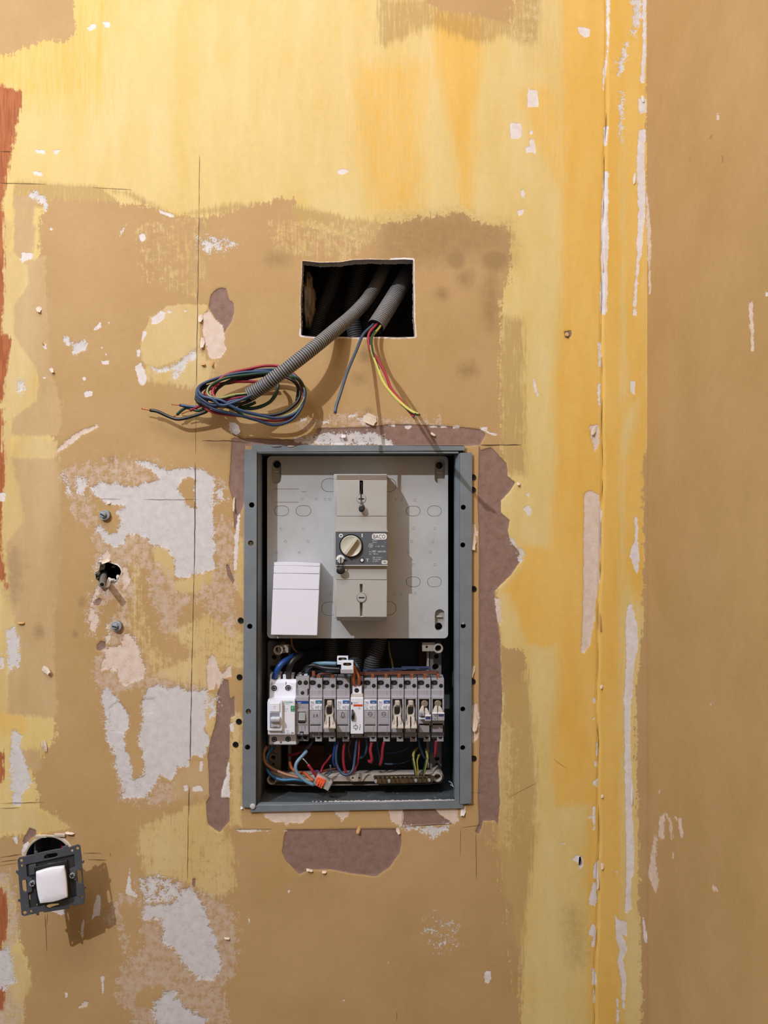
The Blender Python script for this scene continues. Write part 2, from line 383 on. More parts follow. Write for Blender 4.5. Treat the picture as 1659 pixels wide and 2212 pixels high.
A_('WH','Ff',[(425,483),(434,488),(426,592),(411,560)], 1.2)
A_('WH','Ff',[(515,775),(537,775),(528,870),(520,820)], 1, 3)
A_('WH','Ff',[(333,862),(347,862),(343,888),(334,886)], 1.2)
A_('WH','Ff',[(1270,480),(1280,485),(1276,518),(1268,515)], 1.2); A_('WH','Ff',[(1473,338),(1482,338),(1480,360),(1475,355)], 1.2)
A_('WH','Ff',[(-300,640),(40,640),(65,700),(70,810),(30,850),(-300,850)], .4, 8)
A_('WH','S5',[(730,1310),(900,1250),(980,1270),(970,1340),(920,1360),(830,1320)], 1)
A_('WH','S5',[(320,400),(345,310),(400,270),(440,290),(380,380),(350,480),(325,470)], 1)
A_('WH','S5',[(195,200),(260,170),(260,300),(215,290)], .8, 5)
A_('WH','A',[(375,120),(400,100),(415,110),(400,130),(380,135)], .8, 4)
A_('WH','A',[(440,90),(475,95),(470,118),(450,115)], .8, 4)
A_('WH','A',[(1455,735),(1480,728),(1515,738),(1480,752),(1460,750)], 1)
A_('WH','A',[(120,825),(160,830),(200,860),(210,900),(195,912),(180,880),(150,860),(125,850)], .8)
A_('WH','A',[(150,645),(190,650),(195,662),(160,660)], .8, 4); A_('WH','A',[(225,645),(260,645),(245,668),(230,660)], .9)
A_('WH','A',[(140,740),(180,740),(185,760),(150,755)], .8)
A_('WH','A',[(600,1015),(622,1005),(628,1030),(615,1045),(603,1038)], 1)
A_('WH','A',[(685,905),(755,930),(750,940),(690,920)], .8)
A_('WH','A',[(540,965),(548,965),(520,1025),(512,1022)], 1)
A_('WH','A',[(215,980),(230,985),(225,995),(216,990)], 1)
A_('WH','A',[(860,1040),(960,1035),(1010,1050),(960,1072),(865,1078)], .25, 1.2)
A_('WH','A',[(95,1090),(140,1095),(130,1119),(95,1119)], .8, 5)
A_('WH','C',[(150,20),(200,25),(190,50),(130,75),(120,60)], .8, 5)
A_('WH','B',[(835,113),(888,123),(888,155),(865,161),(838,140)], 1.2)
A_('WH','B',[(623,375),(630,388),(652,388),(660,376),(666,460),(618,462),(617,410)], 1.2)
A_('WH','B',[(548,530),(590,532),(597,570),(585,600),(545,598),(542,560)], 1.2)
A_('WH','B',[(630,598),(646,600),(656,672),(640,655),(610,660),(612,635),(625,630)], 1); A_('WH','B',[(626,565),(640,558),(643,578),(628,580)], 1)
A_('WH','B',[(590,822),(603,812),(609,858),(592,850)], 1); A_('WH','B',[(572,912),(605,900),(600,922),(580,930)], .8)
A_('WH','B',[(1045,188),(1052,200),(1030,310),(1015,330),(1010,270),(1030,240)], .6, 4)
A_('WH','B',[(1020,400),(1028,400),(1024,620),(1018,600)], .5, 2.5)
A_('WH','B',[(960,-20),(975,-20),(972,160),(962,290),(950,370),(944,400),(945,300),(962,240)], .7, 5)
A_('WH','B',[(950,545),(966,545),(960,630),(945,620)], 1)
A_('WH','B',[(948,740),(966,740),(966,1130),(933,1130),(938,900)], .9)
A_('WH','B',[(1108,-200),(1131,-200),(1130,250),(1122,360),(1105,360),(1116,200)], .9)
A_('WH','B',[(1096,430),(1133,430),(1131,490),(1100,500)], .7, 6)
A_('WH','B',[(1098,560),(1127,560),(1123,700),(1125,900),(1108,1121),(1088,1121),(1095,900),(1088,700)], .9)
A_('WH','B',[(1070,0),(1110,0),(1108,100),(1080,155),(1068,150),(1080,90)], .5, 3)
A_('WH','R1',[(800,0),(832,0),(834,300),(832,400),(826,480),(800,470),(795,400),(805,250)], .9)
A_('WH','R1',[(998,-10),(1022,-10),(1010,100),(992,250),(982,400),(977,480),(963,472),(968,350),(985,180)], .9)
A_('WH','R1',[(786,620),(803,620),(802,740),(789,748)], .8); A_('WH','R1',[(785,830),(800,820),(797,945),(787,930)], .8,5)
A_('WH','R1',[(446,800),(460,795),(470,850),(485,885),(478,897),(462,870)], 1.1)
A_('WH','R1',[(950,815),(977,820),(970,880),(950,875)], 1)
A_('WH','R1',[(1645,355),(1700,360),(1700,378),(1648,378)], 1)
A_('WH','R2',[(395,330),(430,310),(445,330),(440,366),(425,362),(415,340)], 1)
A_('WH','R2',[(418,250),(432,250),(436,268),(422,266)], .8, 4)
A_('WH','R2',[(970,368),(986,372),(990,500),(996,600),(985,680),(965,620),(948,570),(960,520),(975,480)], 1)
A_('WH','R2',[(945,820),(960,818),(990,950),(990,1050),(970,1130),(962,1300),(925,1300),(930,1100),(925,950),(930,860)], 1)
A_('WH','R2',[(325,465),(350,480),(375,530),(405,540),(412,570),(390,612),(375,590),(385,555),(345,510)], .8)
A_('WH','R3',[(930,-20),(970,-20),(952,200),(950,400),(962,600),(960,800),(972,900),(972,1050),(955,1080),(957,1240),(925,1240),(930,900),(925,650),(920,350),(918,180)], 1)
for q in ([(775,390),(786,390),(786,460),(778,462)],[(765,590),(786,570),(786,618),(765,612)],[(758,715),(771,715),(771,835),(761,835)],[(728,768),(765,764),(765,776),(730,781)],[(763,1020),(778,1000),(781,1090),(764,1080)],[(750,1175),(775,1105),(787,1200),(772,1232),(743,1215)],[(760,160),(775,160),(772,190),(760,188)],[(760,260),(772,262),(770,275),(760,273)],[(768,485),(780,485),(780,515),(770,512)],[(650,985),(680,965),(712,975),(712,1020),(695,1038),(680,1000)],[(578,900),(620,903),(618,910),(580,907)],[(1100,635),(1106,632),(1100,655),(1095,652)],[(877,1045),(887,1045),(885,1065),(878,1064)]):
    A_('WH','R3',q, .8, 8)
A_('WH','R4',[(1562,-10),(1592,-10),(1582,200),(1570,402),(1553,390),(1560,180)], 1)
A_('WH','R4',[(1508,390),(1520,428),(1562,430),(1562,500),(1540,486),(1566,560),(1545,600),(1560,700),(1550,825),(1540,815),(1538,700),(1518,605),(1530,560),(1515,520)], .9)
A_('WH','R4',[(1515,775),(1526,790),(1520,1100),(1508,1100)], .9)
for q in ([(1412,258),(1430,300),(1432,355),(1403,362),(1395,340)],[(1410,445),(1428,470),(1420,540),(1404,560),(1410,505),(1388,488)],[(1408,645),(1422,650),(1426,722),(1406,722)],[(1411,740),(1420,740),(1418,808),(1410,800)],[(930,662),(950,660),(957,690),(945,712),(928,710),(923,690)],[(497,604),(502,610),(496,630),(491,624)],[(46,296),(52,298),(52,312),(47,308)]):
    A_('WH','R4',q, .9, 8)
A_('WH','R4',[(700,445),(720,445),(770,470),(770,525),(720,535),(695,480)], .15, -1.6)
A_('WH','R4',[(1630,400),(1641,430),(1657,530),(1640,532)], 1)
A_('WH','C',[(905,410),(960,360),(990,375),(980,410),(940,442),(905,440)], 1); A_('WH','C',[(850,490),(880,478),(870,515),(846,548)], .9)
A_('WH','C',[(895,680),(930,712),(1020,700),(1080,660),(1120,625),(1160,588),(1172,630),(1120,680),(1060,762),(1035,772),(1040,720),(950,725),(925,738)], .7)
A_('WH','C',[(1000,365),(1030,360),(1030,378),(1003,380)], 1, 5); A_('WH','C',[(1095,352),(1125,355),(1118,372),(1100,370)], 1, 5)
A_('WH','C',[(805,692),(840,668),(860,710),(875,760),(872,802),(838,808)], .9, 6); A_('WH','C',[(815,598),(836,594),(836,640),(818,636)], 1, 5)
A_('WH','C',[(370,532),(400,515),(420,540),(460,552),(500,535),(522,560),(515,592),(460,624),(435,612),(430,570),(400,560)], .8)
for q in ([(555,472),(580,450),(602,424),(606,462),(570,484)],[(643,432),(655,420),(656,450)],[(610,662),(655,658),(650,682),(610,682)],[(500,852),(520,840),(555,845),(550,872),(510,880)],[(492,765),(508,750),(512,775),(495,780)],[(600,570),(618,580),(610,596)],[(630,615),(640,620),(634,634)],[(490,795),(502,800),(495,805)],[(250,550),(275,560),(280,590),(262,585)],[(293,708),(315,705),(322,730),(300,730)],[(255,755),(272,762),(262,778)],[(1370,1020),(1400,1040),(1430,1085),(1440,1110),(1410,1112),(1370,1075)]):
    A_('WH','C',q, 1)
A_('WH','C',[(100,780),(145,790),(145,845),(105,840)], .4, 3)
for q in ([(560,90),(760,85),(870,130),(870,152),(560,152),(340,140),(330,118)],):
    A_('WH','I',q, .5, 3)
A_('WH','K7',[(40,1172),(110,1170),(230,1165),(330,1175),(390,1190),(280,1200),(90,1195)], .7, 4)
for x in (430,530,640,655): A_('WH','K7',[(x-14,1180),(x+14,1180),(x+12,1196),(x-12,1196)], 1, 5)
A_('WH','K8',[(420,852),(520,852),(620,850),(860,850),(860,878),(800,900),(740,950),(700,920),(600,870),(430,868)], .5, 3)
for q in ([(110,355),(330,340),(320,360),(120,372)],):
    pass
for (x,y) in ((655,905),(780,905),(760,898),(935,921),(957,921),(985,921),(1045,925),(703,912),(845,917),(880,922)):
    A_('WH','P',[(x-8,y-2),(x+9,y-3),(x+8,y+3),(x-6,y+3)], .8, 5)
A_('WH','R1',[(195,1055),(235,1075),(275,1085),(265,1095),(215,1080)], 1)
A_('WH','Dd',[(590,640),(600,620),(625,800),(640,820),(630,835),(605,800)], .5, 3)
# pinkish torn paper
A_('PK','E',[(1240,0),(1280,0),(1310,70),(1325,100),(1380,40),(1385,110),(1335,130),(1300,195),(1290,150),(1275,190),(1240,195),(1235,80)], 1)
A_('PK','Dd',[(1240,1230),(1262,1200),(1285,1210),(1295,1290),(1235,1290)], 1)
A_('PK','E',[(650,300),(700,265),(720,270),(775,350),(765,430),(740,455),(690,445),(655,400)], .8, 12)
A_('PK','E',[(845,250),(925,240),(915,330),(880,345),(845,330)], .7, 6)
A_('PK','R2',[(715,250),(750,235),(790,260),(806,340),(805,480),(795,650),(800,690),(780,780),(770,900),(745,1030),(710,1075),(700,1060),(708,900),(712,700)], 1.2)
A_('PK','R2',[(260,790),(280,788),(297,900),(285,935),(270,900)], 1)
A_('PK','R1',[(743,1040),(790,1040),(797,1130),(770,1178),(753,1120)], .9)
A_('PK','R1',[(1560,410),(1581,405),(1588,660),(1575,668)], 1)
A_('PK','R1',[(1032,-20),(1046,-20),(1058,100),(1056,370),(1049,370),(1044,200)], 1)
A_('PK','B',[(1129,838),(1140,850),(1152,1000),(1154,1130),(1141,1130),(1131,950)], 1)
A_('PK','C',[(1215,380),(1250,362),(1290,420),(1330,450),(1340,520),(1352,600),(1320,640),(1260,657),(1240,620),(1212,500)], .9)
A_('PK','C',[(585,1045),(598,1056),(500,1100),(400,1180),(340,1212),(335,1190),(390,1140),(480,1080)], .7, 8)
A_('PK','I',[(690,0),(780,0),(782,38),(745,56),(700,30)], 1)
A_('PK','K7',[(340,955),(940,935),(952,990),(880,1060),(830,1097),(700,1085),(655,1133),(620,1090),(480,1072),(400,1010)], 1)
A_('PK','K7',[(1230,928),(1420,922),(1400,1000),(1310,1072),(1280,1010),(1240,980)], .9)
A_('PK','K8',[(735,688),(950,690),(958,800),(920,832),(870,802),(790,740)], 1)
A_('PK','K8',[(330,690),(460,690),(455,840),(430,846),(350,800)], .9)
A_('PK','K8',[(1068,0),(1145,0),(1120,60),(1095,98),(1068,90)], .9)
A_('PK','R3',[(135,200),(165,185),(180,240),(175,350),(145,388),(135,300)], .9)
A_('PK','R2',[(140,408),(155,410),(172,450),(150,505),(140,480)], .9)
A_('PK','S6',[(300,880),(395,780),(420,880),(410,985),(330,960)], .9); A_('PK','S6',[(620,1040),(700,1090),(755,1260),(700,1400),(620,1420),(620,1150)], .8)
A_('PK','S6',[(110,1650),(200,1400),(250,1380),(250,1480),(170,1600),(130,1700),(240,1850),(200,2090),(110,2110),(90,1850)], .6, 6)
A_('PK','Dd',[(640,1010),(660,1090),(650,1150),(700,1150),(760,1060),(800,1100),(870,1290),(600,1290),(640,1150)], .35, 3)
A_('PK','E',[(700,20),(760,-20),(820,-20),(870,60),(860,120),(740,170),(700,120)], .6, 6)
A_('PK','R3',[(1105,770),(1132,748),(1125,880),(1110,887),(1095,860)], .7,5)
A_('PK','R3',[(1135,750),(1155,765),(1178,880),(1163,885),(1150,800)], .7,5); A_('PK','R3',[(1175,765),(1215,778),(1222,885),(1205,870),(1195,790)], .7,5)
A_('PK','R3',[(1075,858),(1092,880),(1082,1000),(1098,1120),(1085,1162),(1065,1130),(1043,1060),(1055,1000)], .8,5)
A_('PK','R3',[(1360,180),(1373,182),(1372,202),(1361,200)], 1,5); A_('PK','R3',[(1375,1118),(1390,1122),(1402,1150),(1380,1148)], .7,4); A_('PK','R3',[(1483,1178),(1510,1195),(1500,1200)], .9,5)
A_('PK','R3',[(1170,950),(1177,950),(1175,985),(1170,985)], .9,4)
A_('PK','B',[(1435,480),(1443,490),(1445,520),(1437,515)], .9,3)
A_('PK','Ff',[(405,935),(440,902),(452,915),(445,935),(410,942)], 1); A_('PK','R4',[(282,795),(302,780),(296,795)], 1,4)
# mauve-brown bared board paper
A_('MV','C',[(1290,235),(1310,228),(1350,230),(1370,300),(1395,320),(1397,380),(1380,430),(1355,470),(1340,500),(1330,450),(1290,415),(1245,340),(1260,270)], 1)
A_('MV','Dd',[(1380,-40),(1462,-40),(1460,290),(1430,370),(1415,440),(1400,470),(1395,300),(1365,180),(1375,100)], 1)
A_('MV','Dd',[(1350,660),(1362,660),(1400,760),(1390,780),(1360,730)], .9); A_('MV','Dd',[(575,1150),(600,1118),(632,1125),(628,1160),(595,1180),(580,1175)], 1)
A_('MV','Dd',[(555,890),(590,860),(610,870),(590,910),(560,905)], .8)
A_('MV','E',[(1330,125),(1365,140),(1375,255),(1400,230),(1402,350),(1375,360),(1370,600),(1350,680),(1355,720),(1330,780),(1315,838),(1370,840),(1370,980),(1310,1047),(1290,1030),(1240,1000),(1230,870),(1252,830),(1245,650),(1240,590),(1260,490),(1290,380),(1295,230)], 1)
A_('MV','I',[(0,150),(75,160),(75,420),(60,400),(0,250)], .8); A_('MV','I',[(430,128),(470,62),(620,60),(760,55),(860,40),(1160,50),(1345,68),(1382,95),(1350,152),(1280,160),(1270,157),(880,157),(500,150)], .9)
A_('MV','I',[(0,120),(120,120),(440,128),(440,160),(0,160)], .6, 6)
A_('MV','R2',[(178,-20),(185,30),(240,15),(320,100),(325,165),(365,195),(335,240),(290,290),(290,350),(335,390),(325,440),(340,500),(385,550),(390,600),(340,670),(255,755),(260,800),(270,900),(285,1000),(292,1300),(178,1300),(178,500),(172,300)], 1.1)
A_('MV','R3',[(178,-20),(290,-20),(298,180),(285,400),(275,480),(285,700),(275,818),(262,790),(200,790),(188,830),(175,860),(158,850),(178,800),(172,650),(180,450)], 1.1)
A_('MV','R4',[(40,25),(540,20),(555,80),(545,130),(500,195),(440,235),(330,222),(240,205),(150,205),(95,225),(40,170),(20,130),(28,60)], 1.1)
A_('MV','K8',[(460,690),(735,690),(800,760),(870,800),(900,830),(620,842),(450,842)], .9)
A_('MV','Ff',[(115,90),(150,20),(185,35),(180,60),(150,80),(125,118)], 1)
A_('MV','Ff',[(985,280),(1000,280),(998,325),(987,325)], 1); A_('MV','Ff',[(1065,-10),(1145,-10),(1130,25),(1110,38),(1090,20)], .9)
A_('MV','R1',[(615,560),(650,555),(652,585),(620,595)], .8)
# dark smudges
for (x,y,rx,ry,k) in ((985,560,22,22,.5),(955,634,14,12,.4),(1070,560,30,26,.35),(788,768,12,14,.35),(795,890,8,8,.5),(775,818,12,10,.3),(1005,600,16,18,.25),(560,700,0,0,0),(242,993,8,7,.5),(85,1365,10,12,.35),(177,1300,6,9,.5),(30,1240,10,50,.15),(162,1370,5,8,.8),(600,560,22,10,.2),(1010,800,20,14,.25),(510,960,60,8,.3),(1060,650,12,60,.2)):
    if rx: A_('SM','P',[(x+rx*math.cos(a), y+ry*math.sin(a)) for a in [i*.5236 for i in range(12)]], k, 5)
A_('SM','B',[(0,970),(120,950),(350,935),(370,960),(520,990),(545,1050),(540,1119),(480,1080),(300,1100),(240,1119),(0,1119)], .1, 1.2)
A_('SM','B',[(1403,600),(1415,578),(1420,585),(1410,602)], 4,9); A_('SM','B',[(1457,668),(1463,668),(1466,700),(1460,708)], 4,9); A_('SM','B',[(1315,685),(1323,680),(1320,700)], 3,7)
A_('SM','R4',[(1320,400),(1350,600),(1330,600)], .1, .6)
# rust red along the left edge
A_('RD','A',[(-400,370),(20,370),(60,385),(100,395),(95,450),(80,520),(60,600),(45,680),(30,760),(10,900),(15,1000),(12,1119),(-400,1119)], .6)
A_('RD','C',[(-400,-20),(30,-20),(28,200),(20,330),(15,500),(60,520),(75,540),(55,620),(45,700),(20,870),(10,920),(-400,1000)], .8)
A_('RD','C',[(-400,950),(8,950),(20,1100),(15,1290),(-400,1290)], .5)
A_('RD','Dd',[(-400,-20),(22,-20),(35,120),(20,220),(10,400),(5,560),(25,700),(45,800),(35,830),(20,760),(-400,700)], .7)
A_('RD','E',[(-400,540),(15,560),(30,600),(20,700),(0,740),(-400,740)], .6, 9)
A_('RD','Ff',[(-400,330),(15,330),(42,400),(45,500),(20,600),(5,660),(-400,660)], .6, 9)
A_('RD','Ff',[(-400,820),(20,820),(30,880),(10,950),(-400,950)], .5, 6)
LAYERS = ['Y2','OV','OC','BG','YP','SM','MT','RD','MV','PK','WH','CP','RIM']

def sdf(poly, X, Y):
    """signed distance in pixels, positive inside"""
    n = len(poly); d2 = np.full(X.shape, 1e12); ins = np.zeros(X.shape, bool)
    for i in range(n):
        ax, ay = poly[i]; bx, by = poly[(i+1) % n]
        ex, ey = bx-ax, by-ay; L2 = ex*ex+ey*ey+1e-9
        t = np.clip(((X-ax)*ex+(Y-ay)*ey)/L2, 0, 1)
        dx = X-(ax+t*ex); dy = Y-(ay+t*ey); d2 = np.minimum(d2, dx*dx+dy*dy)
        if ay != by:
            c = ((ay > Y) != (by > Y)) & (X < (bx-ax)*(Y-ay)/(by-ay)+ax)
            ins ^= c
    d = np.sqrt(d2); return np.where(ins, d, -d)

def fields(X, Y):
    out = {l: np.full(X.shape, -30.0) for l in LAYERS}
    for layer, poly, k, cap, op in LAY:
        m = 32/max(k, .35)
        x0, y0 = poly.min(0)-m; x1, y1 = poly.max(0)+m
        idx = np.nonzero((X >= x0) & (X <= x1) & (Y >= y0) & (Y <= y1))[0]
        if not len(idx): continue
        v = sdf(poly, X[idx], Y[idx])*k
        if op == 'add': out[layer][idx] = np.maximum(out[layer][idx], np.minimum(v, cap))
        else: out[layer][idx] = np.minimum(out[layer][idx], -v)
    for l in out: np.clip(out[l], -30, 30, out[l])
    return out

# ---------------------------------------------------------------- the wall material
def wall_material():
    m = bpy.data.materials.new('old_painted_plasterboard'); m.use_nodes = True
    nt = m.node_tree; N = nt.nodes; L = nt.links; b = N['Principled BSDF']
    tc = N.new('ShaderNodeNewGeometry')
    def mapping(sx, sy, sz):
        mp = N.new('ShaderNodeMapping'); mp.inputs['Scale'].default_value = (sx, sy, sz); L.new(tc.outputs['Position'], mp.inputs['Vector']); return mp.outputs[0]
    def noise(vec, scale, detail=4, rough=.55):
        n = N.new('ShaderNodeTexNoise'); n.inputs['Scale'].default_value = scale; n.inputs['Detail'].default_value = detail; n.inputs['Roughness'].default_value = rough
        L.new(vec, n.inputs['Vector']); return n.outputs['Fac']
    def math_(op, a, b_=None, c=None, clamp=False):
        n = N.new('ShaderNodeMath'); n.operation = op; n.use_clamp = clamp
        for i, v in enumerate((a, b_, c)):
            if v is None: continue
            if isinstance(v, (int, float)): n.inputs[i].default_value = v
            else: L.new(v, n.inputs[i])
        return n.outputs[0]
    iso = mapping(1, 1, 1); st = mapping(1, 1, .09)
    n_fine = noise(iso, 420, 3); n_mid = noise(iso, 110, 6, .65); n_big = noise(iso, 9, 4, .6); n_str = noise(st, 330, 3, .6); n_grain = noise(iso, 1500, 2)
    n_bigs = noise(mapping(1,1,.25), 26, 4, .6)
    cf = lambda n, a: math_('MULTIPLY', math_('SUBTRACT', n, .5), a*2)
    def attr(l):
        a = N.new('ShaderNodeAttribute'); a.attribute_name = 'f_'+l; return a.outputs['Fac']
    def mask(l, terms, sharp):
        v = attr(l)
        for n, a in terms: v = math_('ADD', v, cf(n, a))
        return math_('MULTIPLY_ADD', v, sharp, .5, clamp=True), v
    def mix(fac, a, b_, op=1.0):
        mx = N.new('ShaderNodeMix'); mx.data_type = 'RGBA'
        if op != 1.0: fac = math_('MULTIPLY', fac, op)
        if isinstance(fac, (int, float)): mx.inputs[0].default_value = fac
        else: L.new(fac, mx.inputs[0])
        for i, c in ((6, a), (7, b_)):
            if isinstance(c, tuple): mx.inputs[i].default_value = c
            else: L.new(c, mx.inputs[i])
        return mx.outputs[2]
    def two(a, b_, n, lo=.35, hi=.65):
        mr = N.new('ShaderNodeMapRange'); mr.inputs[1].default_value = lo; mr.inputs[2].default_value = hi; L.new(n, mr.inputs[0])
        return mix(mr.outputs[0], a, b_)
    c = two(srgb(*PAINT['Y1a']), srgb(*PAINT['Y1b']), n_bigs)
    sm = {}
    def layer(l, color, terms, sharp, op=1.0):
        nonlocal c
        f, v = mask(l, terms, sharp); sm[l] = f
        c = mix(f, c, color, op)
    layer('Y2', two(srgb(*PAINT['Y2a']), srgb(*PAINT['Y2b']), n_bigs), [(n_str, 9), (n_mid, 4), (n_bigs, 5)], .10, .85)
    layer('OV', srgb(*PAINT['OV']), [(n_str, 9), (n_mid, 6)], .16, .62)
    oc = two(srgb(*PAINT['OCa']), srgb(*PAINT['OCb']), n_big, .3, .7)
    layer('OC', oc, [(n_mid, 12), (n_str, 8), (n_fine, 6)], .45)
    layer('BG', two(srgb(*PAINT['BGa']), srgb(*PAINT['BGb']), n_bigs), [(n_mid, 8), (n_str, 5)], .22, .95)
    layer('YP', two(srgb(*PAINT['YPa']), srgb(*PAINT['YPb']), n_bigs), [(n_mid, 7), (n_str, 6), (n_fine, 3)], .28, .9)
    layer('SM', srgb(*PAINT['SM']), [(n_mid, 6), (n_fine, 2)], .15, .45)
    layer('MT', two(srgb(*PAINT['MTb']), srgb(*PAINT['MTa']), n_mid, .38, .66), [(n_mid, 20), (n_fine, 14), (n_str, 9)], .26, .72)
    layer('RD', two(srgb(*PAINT['RDa']), srgb(*PAINT['RDb']), n_str), [(n_str, 9), (n_mid, 7)], .3, .95)
    layer('MV', two(srgb(*PAINT['MVa']), srgb(*PAINT['MVb']), n_mid), [(n_mid, 3), (n_fine, 1)], 1.0)
    layer('PK', two(srgb(*PAINT['PKa']), srgb(*PAINT['PKb']), n_mid), [(n_mid, 6), (n_fine, 4)], .7)
    layer('WH', two(srgb(*PAINT['WHa']), srgb(*PAINT['WHb']), n_mid), [(n_mid, 11), (n_fine, 8)], .45, .95)
    layer('CP', two(srgb(218,206,200), srgb(226,218,214), n_mid), [(n_mid, 5), (n_fine, 2.5)], .8)
    layer('RIM', srgb(225,215,208), [(n_mid, 2.5), (n_fine, 1)], 1.0)
    # sparse specks of scuffed paint and the fine grain of rolled paint
    g = math_('MULTIPLY_ADD', n_grain, .22, .89)
    g2 = math_('MULTIPLY_ADD', n_mid, .16, .92)
    gg = math_('MULTIPLY', g, g2)
    mm = N.new('ShaderNodeMix'); mm.data_type = 'RGBA'; mm.blend_type = 'MULTIPLY'; mm.inputs[0].default_value = 1
    L.new(c, mm.inputs[6])
    cb = N.new('ShaderNodeCombineColor')
    for i in range(3): L.new(gg, cb.inputs[i])
    L.new(cb.outputs[0], mm.inputs[7])
    L.new(mm.outputs[2], b.inputs['Base Color'])
    b.inputs['Roughness'].default_value = .72; b.inputs['Specular IOR Level'].default_value = .25
    # relief: rolled stipple, brush strokes, torn edges
    h = math_('MULTIPLY', n_fine, .28)
    h = math_('ADD', h, math_('MULTIPLY', n_str, .30))
    h = math_('ADD', h, math_('MULTIPLY', n_grain, .10))
    for l, a in (('WH', -.55), ('CP', -.6), ('PK', -.7), ('MV', -1.2), ('MT', -.35), ('OC', .12), ('RIM', -.3)):
        h = math_('ADD', h, math_('MULTIPLY', sm[l], a))
    bp = N.new('ShaderNodeBump'); bp.inputs['Strength'].default_value = .8; bp.inputs['Distance'].default_value = .0005
    L.new(h, bp.inputs['Height']); L.new(bp.outputs[0], b.inputs['Normal'])
    return m
PAINT = dict(Y1a=(216,188,116), Y1b=(222,198,138), Y2a=(222,172,74), Y2b=(226,184,94), OV=(168,134,84), OCa=(181,147,97), OCb=(192,157,110),
             BGa=(190,158,114), BGb=(202,172,128), YPa=(207,177,114), YPb=(215,191,140), SM=(120,92,62), MTa=(208,188,174), MTb=(190,160,130),
             RDa=(150,72,38), RDb=(178,104,62), MVa=(134,106,94), MVb=(148,120,108), PKa=(214,190,172), PKb=(222,204,190), WHa=(206,200,200), WHb=(214,210,209))
M_WALL = wall_material()
M_BOARD = mat('board_core', srgb(205,198,192), .9, var=.2, scale=200, bump=.5)
M_SHELL = mat('room_paint', srgb(88,90,96), .9, var=.05, scale=3)
M_FLOORM = mat('room_floor', srgb(84,84,86), .6, var=.2, scale=5)
M_DARKSCORE = mat('pencil_and_knife_line', srgb(70,52,36), .9, var=.3, scale=400)

def smooth01(t): t = np.clip(t, 0, 1); return t*t*(3-2*t)
def add_fields(me, X, Y, hole_fields=None, only_oc=False):
    f = fields(X, Y)
    rim = np.full(X.shape, -30.0)
    if hole_fields is not None: rim = hole_fields
    f['RIM'] = rim
    if only_oc:
        f['OC'][:] = 30
        for l in ('Y2','OV','BG','YP','MT','RD','MV'): f[l][:] = -30
    for l in LAYERS:
        a = me.attributes.new('f_'+l, 'FLOAT', 'POINT'); a.data.foreach_set('value', f[l].astype(np.float32))
    return f

def build_grid_mesh(name, co, quads, mats, mat_idx=None):
    me = bpy.data.meshes.new(name)
    me.vertices.add(len(co)); me.vertices.foreach_set('co', co.astype(np.float32).ravel())
    nq = len(quads); me.loops.add(nq*4); me.polygons.add(nq)
    me.polygons.foreach_set('loop_start', np.arange(0, nq*4, 4, dtype=np.int32))
    me.loops.foreach_set('vertex_index', quads.astype(np.int32).ravel())
    for m in mats: me.materials.append(m)
    if mat_idx is not None: me.polygons.foreach_set('material_index', mat_idx.astype(np.int32))
    me.polygons.foreach_set('use_smooth', np.ones(nq, bool))
    me.update(calc_edges=True); me.validate()
    return me

